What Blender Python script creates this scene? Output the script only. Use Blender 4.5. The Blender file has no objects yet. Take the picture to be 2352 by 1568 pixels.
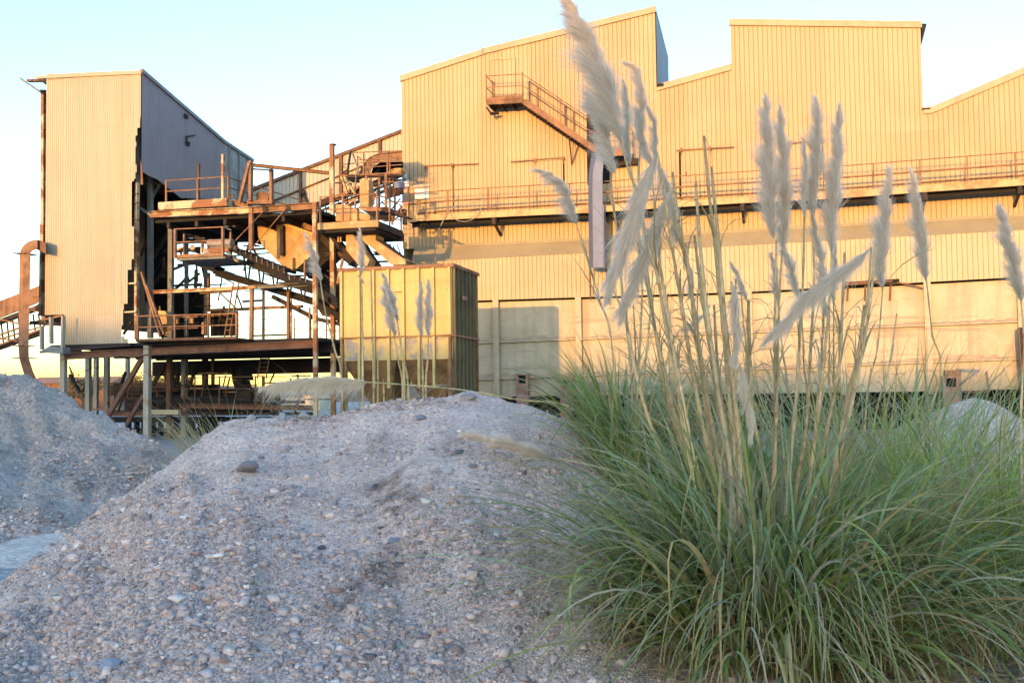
import bpy, math, random
import numpy as np
from mathutils import Vector, Matrix

random.seed(7); RNG = np.random.default_rng(7)
sc = bpy.context.scene
COL = sc.collection
# ------------------------------------------------------------------ camera
F = 2500.0; CX, CY = 1176.0, 784.0; HY = 908.0; ROLL = 0.014
CAM = np.array([0.0, 0.0, 1.6])
pitch = math.atan((HY-CY)/F)
fwd = np.array([0, math.cos(pitch), math.sin(pitch)])
up0 = np.array([0, -math.sin(pitch), math.cos(pitch)])
rt0 = np.array([1.0, 0, 0])
RT = math.cos(ROLL)*rt0 - math.sin(ROLL)*up0
UP = math.cos(ROLL)*up0 + math.sin(ROLL)*rt0
cam_d = bpy.data.cameras.new('camera'); cam = bpy.data.objects.new('camera', cam_d); COL.objects.link(cam)
cam_d.sensor_width = 36.0; cam_d.lens = 36.0*F/2352.0; cam_d.clip_end = 20000; cam_d.clip_start = 0.05
M = Matrix.Identity(4)
for i in range(3):
    M[i][0] = RT[i]; M[i][1] = UP[i]; M[i][2] = -fwd[i]; M[i][3] = CAM[i]
cam.matrix_world = M
sc.camera = cam
sc.render.resolution_x, sc.render.resolution_y = 1024, 682

AL = math.radians(14.0)
D3 = np.array([math.cos(AL), -math.sin(AL), 0.0]); N3 = np.array([math.sin(AL), math.cos(AL), 0.0]); Z3 = np.array([0, 0, 1.0])
def ray(px, py): return fwd + RT*((px-CX)/F) + UP*((CY-py)/F)
def PT(px, py, t):                       # point of the plant's grid at depth t
    d = ray(px, py); return CAM + d*(t/(d@N3))
def PS(px, py, s):
    d = ray(px, py); return CAM + d*(s/(d@D3))
def PY(px, py, y):
    d = ray(px, py); return CAM + d*(y/d[1])
def PZ(px, py, z):
    d = ray(px, py); return CAM + d*((z-CAM[2])/d[2])
def loc(p): return np.array([p@D3, p@N3, p[2]])
def L(s, t, z): return D3*s + N3*t + Z3*z
def lt(px, py, t): return loc(PT(px, py, t))
# zoom windows used while measuring the photograph
def zw(ox, oy, k): return lambda x, y: (ox+k*x, oy+k*y)
ZA = zw(0, 114.8, .29296); ZB = zw(258.4, 287.1, .23797); ZC = zw(602.9, 287.1, .23797); ZD = zw(0, 516.8, .348)
ZE = zw(258.4, 602.9, .2746); ZF = zw(717.8, 516.8, .3113); ZG = zw(890, 114.8, .3295); ZH = zw(1493, 0, .4029)
ZK = zw(1665, 172.3, .3663); ZN = zw(344.5, 447.9, .10984); ZO = zw(689.1, 315.8, .12817); ZQ = zw(114.8, 792.4, .1538)
ZR = zw(0, 516.8, .2199); ZS = zw(631.6, 516.8, .1465)

# ------------------------------------------------------------------ materials
def nodes(m):
    m.use_nodes = True; nt = m.node_tree
    return nt, nt.nodes, nt.links, nt.nodes['Principled BSDF']
def ramp(N, stops, interp='LINEAR'):
    r = N.new('ShaderNodeValToRGB'); r.color_ramp.interpolation = interp
    e = r.color_ramp.elements
    while len(e) < len(stops): e.new(0.5)
    for el, (p, c) in zip(e, stops):
        el.position = p; el.color = (*c, 1) if len(c) == 3 else c
    return r
def noise(N, Lk, vec, scale, detail=5, rough=.6, stretch=(1, 1, 1)):
    mp = N.new('ShaderNodeMapping'); mp.inputs['Scale'].default_value = stretch
    Lk.new(vec, mp.inputs['Vector'])
    n = N.new('ShaderNodeTexNoise'); n.inputs['Scale'].default_value = scale
    n.inputs['Detail'].default_value = detail; n.inputs['Roughness'].default_value = rough
    Lk.new(mp.outputs[0], n.inputs['Vector']); return n
def mixc(N, Lk, fac, a, b):
    m = N.new('ShaderNodeMix'); m.data_type = 'RGBA'
    for sock, v in ((m.inputs[0], fac), (m.inputs[6], a), (m.inputs[7], b)):
        if hasattr(v, 'is_linked') or hasattr(v, 'links'): Lk.new(v, sock)
        elif isinstance(v, (int, float)): sock.default_value = v
        else: sock.default_value = (*v, 1)
    return m.outputs[2]
def mixm(N, Lk, a, b):
    m = N.new('ShaderNodeMix'); m.data_type = 'RGBA'; m.blend_type = 'MULTIPLY'; m.inputs[0].default_value = 1
    Lk.new(a, m.inputs[6]); Lk.new(b, m.inputs[7]); return m.outputs[2]
def patchy(name, base, patch, scale=1.0, lo=.5, hi=.6, streak=None, grime=(.0, (0, 0, 0)), rough=.7, metal=0.0, bump=.15, bscale=30, vary=.12, panel=None):
    """painted or rusted surface: base paint, patches of a second tone, fine value variation, optional vertical streaks"""
    m = bpy.data.materials.new(name); nt, N, Lk, bs = nodes(m)
    geo = N.new('ShaderNodeNewGeometry'); pos = geo.outputs['Position']
    n1 = noise(N, Lk, pos, scale, 7, .65)
    r1 = ramp(N, [(lo, (0, 0, 0)), (hi, (1, 1, 1))]); Lk.new(n1.outputs['Fac'], r1.inputs[0])
    c = mixc(N, Lk, r1.outputs[0], base, patch)
    if streak:
        amt, colr, sx = streak
        n2 = noise(N, Lk, pos, 1.0, 4, .6, (sx, sx, sx*.06))
        r2 = ramp(N, [(.5, (0, 0, 0)), (.72, (amt, amt, amt))]); Lk.new(n2.outputs['Fac'], r2.inputs[0])
        c = mixc(N, Lk, r2.outputs[0], c, colr)
    if grime[0] > 0:
        n4 = noise(N, Lk, pos, .9, 5, .7, (.25, .25, 3.5))
        r4 = ramp(N, [(.56, (0, 0, 0)), (.66, (grime[0],)*3)]); Lk.new(n4.outputs['Fac'], r4.inputs[0])
        c = mixc(N, Lk, r4.outputs[0], c, grime[1])
    n3 = noise(N, Lk, pos, bscale*.35, 4, .6)
    r3 = ramp(N, [(.25, (1-vary,)*3), (.75, (1+vary*.3,)*3)]); Lk.new(n3.outputs['Fac'], r3.inputs[0])
    if panel:
        dt = N.new('ShaderNodeVectorMath'); dt.operation = 'DOT_PRODUCT'; dt.inputs[1].default_value = tuple((D3+N3*.7)/panel[0]); Lk.new(pos, dt.inputs[0])
        sp_ = N.new('ShaderNodeSeparateXYZ'); Lk.new(pos, sp_.inputs[0])
        fl_ = N.new('ShaderNodeMath'); fl_.operation = 'FLOOR'; Lk.new(dt.outputs['Value'], fl_.inputs[0])
        zz_ = N.new('ShaderNodeMath'); zz_.operation = 'MULTIPLY_ADD'; zz_.inputs[1].default_value = 1/panel[1]; Lk.new(sp_.outputs[2], zz_.inputs[0]); Lk.new(fl_.outputs[0], zz_.inputs[2])
        zf_ = N.new('ShaderNodeMath'); zf_.operation = 'FLOOR'; Lk.new(zz_.outputs[0], zf_.inputs[0])
        wn_ = N.new('ShaderNodeTexWhiteNoise'); wn_.noise_dimensions = '2D'; cb_ = N.new('ShaderNodeCombineXYZ'); Lk.new(fl_.outputs[0], cb_.inputs[0]); Lk.new(zf_.outputs[0], cb_.inputs[1]); Lk.new(cb_.outputs[0], wn_.inputs['Vector'])
        rp_ = ramp(N, [(0, (1-panel[2], 1-panel[2], 1-panel[2]*1.3)), (1, (1+panel[2]*.5,)*3)]); Lk.new(wn_.outputs['Value'], rp_.inputs[0])
        c = mixm(N, Lk, c, rp_.outputs[0])
    mul = N.new('ShaderNodeMix'); mul.data_type = 'RGBA'; mul.blend_type = 'MULTIPLY'; mul.inputs[0].default_value = 1
    Lk.new(c, mul.inputs[6]); Lk.new(r3.outputs[0], mul.inputs[7])
    Lk.new(mul.outputs[2], bs.inputs['Base Color'])
    bs.inputs['Roughness'].default_value = rough; bs.inputs['Metallic'].default_value = metal
    bs.inputs['Specular IOR Level'].default_value = .3
    if bump:
        nb = noise(N, Lk, pos, bscale, 4, .6)
        b = N.new('ShaderNodeBump'); b.inputs['Strength'].default_value = bump; b.inputs['Distance'].default_value = .02
        Lk.new(nb.outputs['Fac'], b.inputs['Height']); Lk.new(b.outputs[0], bs.inputs['Normal'])
    return m
def tinted(name, rough=.8, trans=0.0, vary=.2, vscale=40, bump=0.0):
    """colour carried per piece (stone, blade, fibre) in the attribute 'tint'"""
    m = bpy.data.materials.new(name); nt, N, Lk, bs = nodes(m)
    at = N.new('ShaderNodeAttribute'); at.attribute_name = 'tint'
    geo = N.new('ShaderNodeNewGeometry')
    n = noise(N, Lk, geo.outputs['Position'], vscale, 3, .6)
    r = ramp(N, [(.3, (1-vary,)*3), (.7, (1+vary*.4,)*3)]); Lk.new(n.outputs['Fac'], r.inputs[0])
    mul = N.new('ShaderNodeMix'); mul.data_type = 'RGBA'; mul.blend_type = 'MULTIPLY'; mul.inputs[0].default_value = 1
    Lk.new(at.outputs['Color'], mul.inputs[6]); Lk.new(r.outputs[0], mul.inputs[7])
    Lk.new(mul.outputs[2], bs.inputs['Base Color'])
    bs.inputs['Roughness'].default_value = rough; bs.inputs['Specular IOR Level'].default_value = .25
    if trans > 0:
        tr = N.new('ShaderNodeBsdfTranslucent'); Lk.new(mul.outputs[2], tr.inputs['Color'])
        mx = N.new('ShaderNodeMixShader'); mx.inputs[0].default_value = trans
        Lk.new(bs.outputs[0], mx.inputs[1]); Lk.new(tr.outputs[0], mx.inputs[2])
        Lk.new(mx.outputs[0], N['Material Output'].inputs['Surface'])
    if bump:
        b = N.new('ShaderNodeBump'); b.inputs['Strength'].default_value = bump; b.inputs['Distance'].default_value = .01
        Lk.new(n.outputs['Fac'], b.inputs['Height']); Lk.new(b.outputs[0], bs.inputs['Normal'])
    return m
MT = {}
MT['cream'] = patchy('cream_sheet', (.445, .318, .18), (.415, .29, .16), .35, .45, .6, streak=(.45, (.37, .285, .15), 4), rough=.62, bump=.05, vary=.06, panel=(1.14, 6.0, .09))
MT['creamlow'] = patchy('cream_sheet_low', (.47, .365, .225), (.44, .335, .20), .5, .45, .6, streak=(.5, (.40, .32, .19), 4), rough=.65, bump=.05, vary=.07, panel=(1.14, 9.0, .08))
MT['ledge'] = patchy('ledge_sheet', (.31, .26, .165), (.28, .23, .145), .8, .4, .6, streak=(.5, (.27, .22, .13), 3), rough=.7, bump=.05)
MT['plate'] = patchy('plate_wall', (.47, .395, .265), (.41, .335, .215), .9, .42, .6, streak=(.75, (.30, .23, .15), 2.5), grime=(.7, (.26, .18, .135)), rough=.7, bump=.1, vary=.1)
MT['trim'] = patchy('fascia', (.42, .33, .20), (.37, .285, .17), 1.5, .45, .6, rough=.6, bump=.04)
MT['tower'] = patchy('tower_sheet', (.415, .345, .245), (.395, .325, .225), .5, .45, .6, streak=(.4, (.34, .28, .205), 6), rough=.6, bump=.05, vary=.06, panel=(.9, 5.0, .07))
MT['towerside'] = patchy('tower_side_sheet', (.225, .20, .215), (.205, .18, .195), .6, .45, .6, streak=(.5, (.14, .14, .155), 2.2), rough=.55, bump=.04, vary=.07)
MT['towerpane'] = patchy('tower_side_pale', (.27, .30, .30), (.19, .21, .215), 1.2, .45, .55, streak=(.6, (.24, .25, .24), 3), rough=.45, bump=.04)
MT['shed'] = patchy('shed_sheet', (.45, .40, .31), (.42, .37, .28), .6, .45, .6, streak=(.4, (.35, .29, .21), 4), rough=.6, bump=.05)
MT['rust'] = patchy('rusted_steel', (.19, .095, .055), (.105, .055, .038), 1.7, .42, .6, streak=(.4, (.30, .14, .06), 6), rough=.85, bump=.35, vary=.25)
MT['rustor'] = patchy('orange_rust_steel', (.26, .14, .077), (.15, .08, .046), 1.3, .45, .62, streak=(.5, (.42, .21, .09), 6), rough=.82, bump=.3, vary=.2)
MT['rustdk'] = patchy('dark_rust_steel', (.055, .037, .03), (.032, .025, .023), 1.5, .45, .6, rough=.9, bump=.3, vary=.3)
MT['nearblack'] = patchy('near_black_steel', (.02, .016, .014), (.05, .03, .02), 2.2, .58, .7, rough=.9, bump=.3, vary=.3)  # near-black steel with browner patches
MT['paintrust'] = patchy('flaking_paint_steel', (.50, .40, .25), (.24, .105, .05), 1.1, .46, .53, rough=.75, bump=.3, vary=.15)
MT['pale'] = patchy('pale_steel', (.36, .33, .26), (.24, .14, .08), 1.6, .58, .68, streak=(.5, (.25, .19, .13), 5), rough=.75, bump=.2, vary=.15)
MT['grey'] = patchy('grey_steel', (.20, .205, .195), (.14, .12, .10), 1.6, .5, .65, streak=(.5, (.12, .10, .08), 5), rough=.75, bump=.2, vary=.15)
MT['dark'] = patchy('shade_dark_sheet', (.027, .024, .023), (.018, .016, .016), .8, .4, .6, rough=.9, bump=.1)  # near-black; its colour carries the shade of undersides and inner depths
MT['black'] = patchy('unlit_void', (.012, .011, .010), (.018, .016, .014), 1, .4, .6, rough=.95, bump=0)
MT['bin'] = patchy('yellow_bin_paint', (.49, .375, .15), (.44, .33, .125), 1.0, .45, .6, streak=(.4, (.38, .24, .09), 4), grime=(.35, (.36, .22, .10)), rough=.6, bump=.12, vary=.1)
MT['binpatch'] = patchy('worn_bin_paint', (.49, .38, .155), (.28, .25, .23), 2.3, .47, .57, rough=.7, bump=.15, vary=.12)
MT['binside'] = patchy('shaded_bin_paint', (.165, .135, .07), (.11, .09, .05), 1.0, .4, .6, streak=(.5, (.12, .09, .045), 4), rough=.75, bump=.12)  # bin yellow with the shade of its right and rear faces mixed in
MT['binrust'] = patchy('rusty_bin_steel', (.30, .18, .075), (.16, .085, .04), 1.5, .42, .6, rough=.8, bump=.3, vary=.2)
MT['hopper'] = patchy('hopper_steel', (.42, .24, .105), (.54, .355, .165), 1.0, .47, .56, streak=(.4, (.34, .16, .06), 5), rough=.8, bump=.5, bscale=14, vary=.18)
MT['galv'] = patchy('galvanised_sheet', (.125, .165, .275), (.11, .145, .24), .9, .4, .6, streak=(.5, (.13, .13, .18), 4), rough=.5, metal=.0, bump=.05)
MT['pink'] = patchy('faded_red_steel', (.34, .19, .15), (.26, .13, .09), 2.5, .45, .6, rough=.8, bump=.2)
MT['white'] = patchy('white_board', (.78, .77, .73), (.70, .68, .63), 4, .5, .7, rough=.5, bump=0, vary=.05)
MT['redink'] = patchy('red_ink', (.50, .12, .09), (.42, .12, .09), 4, .4, .6, rough=.5, bump=0)
MT['signpink'] = patchy('faded_red_board', (.62, .30, .24), (.55, .22, .17), 6, .45, .55, rough=.5, bump=0)
MT['hose'] = patchy('grey_hose', (.36, .33, .27), (.26, .22, .17), 6, .4, .6, rough=.6, bump=0)
MT['drum'] = patchy('dusty_drum', (.30, .25, .21), (.25, .20, .17), 3, .4, .6, rough=.8, bump=.1)
MT['rubber'] = patchy('conveyor_rubber', (.016, .015, .015), (.03, .027, .026), 3, .4, .6, rough=.9, bump=.2)
MT['dust'] = patchy('dust_deposit', (.40, .30, .20), (.33, .24, .165), 3, .4, .6, rough=.95, bump=.4)
MT['coal'] = patchy('dark_ore', (.09, .09, .10), (.05, .05, .06), 6, .4, .6, rough=.9, bump=.6, bscale=20)
MT['concrete'] = patchy('grey_concrete', (.30, .28, .26), (.24, .22, .20), .8, .4, .6, rough=.9, bump=.2)
MT['brick'] = patchy('far_red_wall', (.42, .20, .12), (.36, .17, .10), .2, .4, .6, rough=.9, bump=0)
MT['stone'] = tinted('loose_stone', .88, 0, .22, 60, .4)
MT['leaf'] = tinted('grass_blade', .5, .45, .15, 25)
MT['stalk'] = tinted('dry_stalk', .6, .12, .22, 30)
MT['plume'] = tinted('plume_fibre', .7, .58, .06, 30)
MT['treeleaf'] = tinted('tree_leaf', .7, .25, .2, 3)
MT['bark'] = patchy('bark', (.12, .09, .065), (.08, .06, .045), 4, .4, .6, rough=.9, bump=.4)

def gravel(name, c0, c1, c2, big, small, spots=None, stain=False):
    m = bpy.data.materials.new(name); nt, N, Lk, bs = nodes(m)
    geo = N.new('ShaderNodeNewGeometry'); pos = geo.outputs['Position']
    n1 = noise(N, Lk, pos, big, 6, .65)
    r1 = ramp(N, [(.38, c0), (.55, c1), (.70, c2)]); Lk.new(n1.outputs['Fac'], r1.inputs[0])
    vo = N.new('ShaderNodeTexVoronoi'); vo.inputs['Scale'].default_value = small; Lk.new(pos, vo.inputs['Vector'])
    sep = N.new('ShaderNodeSeparateColor'); Lk.new(vo.outputs['Color'], sep.inputs[0])
    r2 = ramp(N, [(.0, (.66, .66, .69)), (.35, (.9, .9, .93)), (.7, (1.06, 1.04, 1.02)), (1, (1.3, 1.25, 1.2))]); Lk.new(sep.outputs[0], r2.inputs[0])
    mul = N.new('ShaderNodeMix'); mul.data_type = 'RGBA'; mul.blend_type = 'MULTIPLY'; mul.inputs[0].default_value = .8
    Lk.new(r1.outputs[0], mul.inputs[6]); Lk.new(r2.outputs[0], mul.inputs[7])
    c = mul.outputs[2]
    if spots:
        n3 = noise(N, Lk, pos, spots[0], 5, .7, spots[3])
        r3 = ramp(N, [(spots[2], (0, 0, 0)), (spots[2]+.10, (.8, .8, .8))]); Lk.new(n3.outputs['Fac'], r3.inputs[0])
        c = mixc(N, Lk, r3.outputs[0], c, spots[1])
    if stain:
        at = N.new('ShaderNodeAttribute'); at.attribute_name = 'tint'; c = mixm(N, Lk, c, at.outputs['Color'])
    Lk.new(c, bs.inputs['Base Color']); bs.inputs['Roughness'].default_value = .93; bs.inputs['Specular IOR Level'].default_value = .15
    nb = noise(N, Lk, pos, small*.6, 5, .7)
    ad = N.new('ShaderNodeMath'); ad.operation = 'SUBTRACT'; Lk.new(nb.outputs['Fac'], ad.inputs[0]); Lk.new(vo.outputs['Distance'], ad.inputs[1])
    b = N.new('ShaderNodeBump'); b.inputs['Strength'].default_value = .8; b.inputs['Distance'].default_value = .6/small
    Lk.new(ad.outputs[0], b.inputs['Height']); Lk.new(b.outputs[0], bs.inputs['Normal'])
    return m
MT['pile'] = gravel('gravel_pile_surface', (.65, .465, .37), (.70, .52, .425), (.74, .575, .485), 1.4, 38, (1.1, (.30, .22, .17), .57, (1.3, .5, 1)), True)
MT['pileleft'] = gravel('grey_ore_pile', (.39, .325, .275), (.45, .375, .315), (.50, .42, .35), .55, 20, (.5, (.24, .175, .145), .53, (1, .5, 1.5)))
MT['pileright'] = gravel('pale_pile', (.55, .43, .345), (.60, .48, .39), (.65, .53, .44), .8, 22)
MT['ground'] = gravel('yard_ground', (.34, .325, .31), (.38, .365, .35), (.43, .41, .395), .2, 14)
MT['track'] = gravel('pale_track', (.66, .52, .43), (.74, .60, .50), (.80, .67, .57), 1.6, 16)
MT['hill'] = gravel('spoil_earth', (.14, .11, .085), (.17, .135, .105), (.20, .16, .125), .05, 2)

# ------------------------------------------------------------------ mesh building
class MB:
    def __init__(s): s.v = []; s.f = []
    def quad(s, *p):
        n = len(s.v); s.v += [tuple(q) for q in p]; s.f.append(tuple(range(n, n+len(p)))); return s
    def hexa(s, b, t):
        n = len(s.v); s.v += [tuple(q) for q in b]+[tuple(q) for q in t]; k = len(b)
        s.f.append(tuple(range(n+k-1, n-1, -1))); s.f.append(tuple(range(n+k, n+2*k)))
        for i in range(k):
            j = (i+1) % k; s.f.append((n+i, n+j, n+k+j, n+k+i))
        return s
    def prism(s, poly, vec):
        poly = [np.array(p, float) for p in poly]; return s.hexa(poly, [p+vec for p in poly])
    def box(s, s0, s1, t0, t1, z0, z1):
        return s.hexa([L(s0, t0, z0), L(s1, t0, z0), L(s1, t1, z0), L(s0, t1, z0)], [L(s0, t0, z1), L(s1, t0, z1), L(s1, t1, z1), L(s0, t1, z1)])
    def bar(s, p0, p1, w, h, side=None):
        """rectangular bar p0->p1: w across, h along 'side' cross"""
        p0 = np.array(p0, float); p1 = np.array(p1, float); d = p1-p0; d = d/np.linalg.norm(d)
        n = N3 if side is None else np.array(side, float)
        e = np.cross(n, d)
        if np.linalg.norm(e) < .05: e = np.cross(Z3 if abs(d[2]) < .9 else D3, d)
        e /= np.linalg.norm(e); m = np.cross(d, e)
        q = [e*w/2*a+m*h/2*b for a, b in ((-1, -1), (1, -1), (1, 1), (-1, 1))]
        return s.hexa([p0+x for x in q], [p1+x for x in q])
    def ibeam(s, p0, p1, w, h, side=None):
        p0 = np.array(p0, float); p1 = np.array(p1, float); d = p1-p0; d = d/np.linalg.norm(d)
        n = N3 if side is None else side
        e = np.cross(n, d); e /= np.linalg.norm(e); m = np.cross(d, e); fl = max(.02, w*.1)
        for sg in (-1, 1):
            s.bar(p0+e*sg*(w/2-fl/2), p1+e*sg*(w/2-fl/2), fl, h, n)
        s.bar(p0, p1, w-2*fl, max(.02, h*.12), n); return s
    def tube(s, pts, r, n=6):
        pts = [np.array(p, float) for p in pts]; base = len(s.v); rs = r if hasattr(r, '__len__') else [r]*len(pts)
        for i, p in enumerate(pts):
            d = pts[min(i+1, len(pts)-1)]-pts[max(i-1, 0)]; d /= np.linalg.norm(d)+1e-9
            e = np.cross(d, Z3 if abs(d[2]) < .9 else D3); e /= np.linalg.norm(e); m = np.cross(d, e)
            for k in range(n):
                a = 2*math.pi*k/n; s.v.append(tuple(p+(e*math.cos(a)+m*math.sin(a))*rs[i]))
        for i in range(len(pts)-1):
            for k in range(n):
                a = base+i*n+k; b = base+i*n+(k+1) % n; s.f.append((a, b, b+n, a+n))
        s.f.append(tuple(base+k for k in range(n))[::-1]); s.f.append(tuple(base+(len(pts)-1)*n+k for k in range(n)))
        return s
    def corr(s, s0, s1, top, bot, t, period=.19, depth=.030, gw=.08, axis='s'):
        """ribbed sheet from s0 to s1, between the height functions bot and top"""
        xs = [s0]; off = [0.0]; k = 0; x = s0
        while True:
            for dx, o in ((1-2*gw, 0), (gw, 1), (gw, 0)):
                x += dx*period; xs.append(min(x, s1)); off.append(o*depth)
                if x >= s1: break
            if x >= s1: break
        n = len(s.v)
        for x, o in zip(xs, off):
            for z in (bot(x), top(x)):
                s.v.append(tuple(L(x, t+o, z) if axis == 's' else L(t-o, x, z)))
        for i in range(len(xs)-1):
            s.f.append((n+2*i, n+2*i+2, n+2*i+3, n+2*i+1))
        return s
    def build(s, name, mat, parent=None, smooth=False, origin=None):
        if parent is not None: o0 = ORIG[parent.name]
        else: o0 = np.zeros(3) if origin is None else np.array(origin, float)
        v = np.array(s.v)-o0
        me = bpy.data.meshes.new(name); me.from_pydata([tuple(q) for q in v], [], s.f); me.update()
        if smooth: me.polygons.foreach_set('use_smooth', [True]*len(me.polygons))
        return link(name, me, mat, parent, o0)
ORIG = {}
def link(name, me, mat, parent, o0):
    me.materials.append(MT[mat] if isinstance(mat, str) else mat)
    o = bpy.data.objects.new(name, me); COL.objects.link(o)
    if parent is not None: o.parent = parent
    else: o.location = o0
    ORIG[o.name] = o0
    return o
def raw(name, v, f, mat, parent=None, tint=None, smooth=False, origin=None):
    """mesh straight from arrays; f is (n,3) or (n,4)"""
    o0 = ORIG[parent.name] if parent is not None else (np.zeros(3) if origin is None else np.array(origin, float))
    v = np.asarray(v, np.float32)-o0.astype(np.float32); f = np.asarray(f, np.int32); k = f.shape[1]
    me = bpy.data.meshes.new(name)
    me.vertices.add(len(v)); me.vertices.foreach_set('co', v.ravel())
    me.loops.add(f.size); me.loops.foreach_set('vertex_index', f.ravel())
    me.polygons.add(len(f)); me.polygons.foreach_set('loop_start', np.arange(0, f.size, k, dtype=np.int32))
    me.polygons.foreach_set('loop_total', np.full(len(f), k, np.int32))
    if smooth: me.polygons.foreach_set('use_smooth', np.ones(len(f), bool))
    me.update(calc_edges=True)
    if tint is not None:
        a = me.attributes.new('tint', 'FLOAT_COLOR', 'POINT')
        c = np.ones((len(v), 4), np.float32); c[:, :3] = tint; a.data.foreach_set('color', c.ravel())
    return link(name, me, mat, parent, o0)
def tag(o, label=None, cat=None, group=None, kind=None):
    if label: o['label'] = label
    if cat: o['category'] = cat
    if group: o['group'] = group
    if kind: o['kind'] = kind
    return o
def thing(name, p, label, cat, group=None):
    o = bpy.data.objects.new(name, None); COL.objects.link(o); o.location = tuple(p); o.empty_display_size = .3
    ORIG[o.name] = np.array(p, float); return tag(o, label, cat, group)
_j = [0]
def jit():
    _j[0] += 1; return (_j[0]*.00731) % .045
def fb(parent, name, mat, a, b, wpx, t, dep=None, t1=None, shape='bar'):
    """a straight steel member from picture point a to b at depth t (front face)"""
    t1 = t if t1 is None else t1; w = wpx*t/F; dep = w if dep is None else dep; j = jit()
    p0 = PT(*a, t+j+dep/2); p1 = PT(*b, t1+j+dep/2)
    m = MB(); (m.bar if shape == 'bar' else m.ibeam)(p0, p1, w, dep); return m.build(name, mat, parent)
def post(parent, name, mat, a, wpx, t, zb=0.0, dep=None, shape='bar', ztop=None):
    """a vertical member from picture point a down to height zb"""
    w = wpx*t/F; dep = w if dep is None else dep; p = PT(*a, t+jit()+dep/2); q = p.copy(); q[2] = zb
    if ztop is not None: p[2] = max(p[2], ztop)
    m = MB(); (m.bar if shape == 'bar' else m.ibeam)(q, p, w, dep); return m.build(name, mat, parent)
def slab(parent, name, mat, poly, t, dep):
    """an outline in the plane t given its thickness away from the viewer"""
    return MB().prism([PT(*q, t+jit()) for q in poly], N3*dep).build(name, mat, parent)
def rails(parent, mat, base, hs=(1.1, .55), r=.022, posts=None, pw=.05, name='handrail'):
    """base: floor points the rail follows; one post at each point unless posts says otherwise"""
    m = MB(); base = [np.array(p, float) for p in base]
    for h in hs: m.tube([p+Z3*h for p in base], r, 5)
    o = m.build(name, mat, parent)
    for p in (base if posts is None else posts):
        MB().bar(p+N3*jit()*.2, p+Z3*(max(hs)+.02), pw, pw).build('post', mat, o)
    return o
def along(p, q, n): return [p+(q-p)*i/(n-1) for i in range(n)]
def pw(pts):
    xs = [p[0] for p in pts]; zs = [p[1] for p in pts]; return lambda x: float(np.interp(x, xs, zs))
def zline(pts, t):
    """height function along s from picture points in the plane t, straight beyond its ends"""
    q = [lt(x, y, t) for x, y in pts]; a = [(p[0], p[2]) for p in q]
    (x0, z0), (x1, z1) = a[0], a[1]; a = [(x0-40, z0-(z1-z0)/(x1-x0)*40)]+a
    (x0, z0), (x1, z1) = a[-2], a[-1]; a = a+[(x1+40, z1+(z1-z0)/(x1-x0)*40)]
    return pw(a)
# value noise for the heaps
def vnoise(x, y, seed):
    r = np.random.default_rng(seed).random((256, 256)); xi = np.floor(x).astype(int); yi = np.floor(y).astype(int)
    fx = x-xi; fy = y-yi; fx = fx*fx*(3-2*fx); fy = fy*fy*(3-2*fy)
    g = lambda a, b: r[a % 256, b % 256]
    return (g(xi, yi)*(1-fx)+g(xi+1, yi)*fx)*(1-fy)+(g(xi, yi+1)*(1-fx)+g(xi+1, yi+1)*fx)*fy-.5
def fbm(x, y, seed, o=4, lac=2.1, gain=.5):
    a = 1; s = 0
    for i in range(o): s = s+a*vnoise(x, y, seed+i); x = x*lac; y = y*lac; a *= gain
    return s
MT['trimrust'] = patchy('walkway_edge_steel', (.52, .35, .17), (.36, .20, .09), 1.2, .48, .6, streak=(.5, (.34, .18, .08), 4), rough=.75, bump=.2, vary=.12)
# ------------------------------------------------------------------ light
SUN_EL = math.radians(2.3); SUN_AZ = math.radians(17.5)
tv = Vector((math.sin(SUN_AZ)*math.cos(SUN_EL), math.cos(SUN_AZ)*math.cos(SUN_EL), -math.sin(SUN_EL)))
sun_d = bpy.data.lights.new('sun', 'SUN'); sun = bpy.data.objects.new('sun', sun_d); COL.objects.link(sun)
sun_d.energy = 0.58; sun_d.angle = math.radians(.5); sun_d.color = (1.0, .52, .145)
sun.rotation_euler = tv.to_track_quat('-Z', 'Y').to_euler()
w = bpy.data.worlds.new('World'); sc.world = w; w.use_nodes = True
wn = w.node_tree; bg = wn.nodes['Background']
sky = wn.nodes.new('ShaderNodeTexSky'); sky.sky_type = 'NISHITA'; sky.sun_disc = False
sky.sun_elevation = SUN_EL; sky.sun_rotation = math.pi+SUN_AZ
sky.air_density = .9; sky.dust_density = .6; sky.ozone_density = 2.3; sky.altitude = 200
wn.links.new(sky.outputs[0], bg.inputs[0]); bg.inputs[1].default_value = .15
sc.view_settings.view_transform = 'Standard'; sc.view_settings.look = 'None'
sc.view_settings.exposure = 3.42; sc.view_settings.gamma = 1.0
sc.view_settings.use_curve_mapping = False
sc.cycles.use_denoising = True
sc.cycles.max_bounces = 8

# ------------------------------------------------------------------ setting: ground, track, added ridge behind
MB().quad((-3000, -3000, 0), (3000, -3000, 0), (3000, 3000, 0), (-3000, 3000, 0)).build('ground', 'ground')['kind'] = 'structure'
m = MB(); tp = []
xs = np.linspace(-40, 12, 40)
for i, x in enumerate(xs):
    a = 10.4+.22*math.sin(x*.9)+.12*math.sin(x*2.3); b = 13.9+.25*math.sin(x*.7+1)+.1*math.sin(x*2.9); tp.append(((x, a, .004), (x, b, .004)))
for (a, b), (c, d) in zip(tp, tp[1:]): m.quad(a, c, d, b)
m.build('track', 'track')['kind'] = 'structure'
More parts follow.
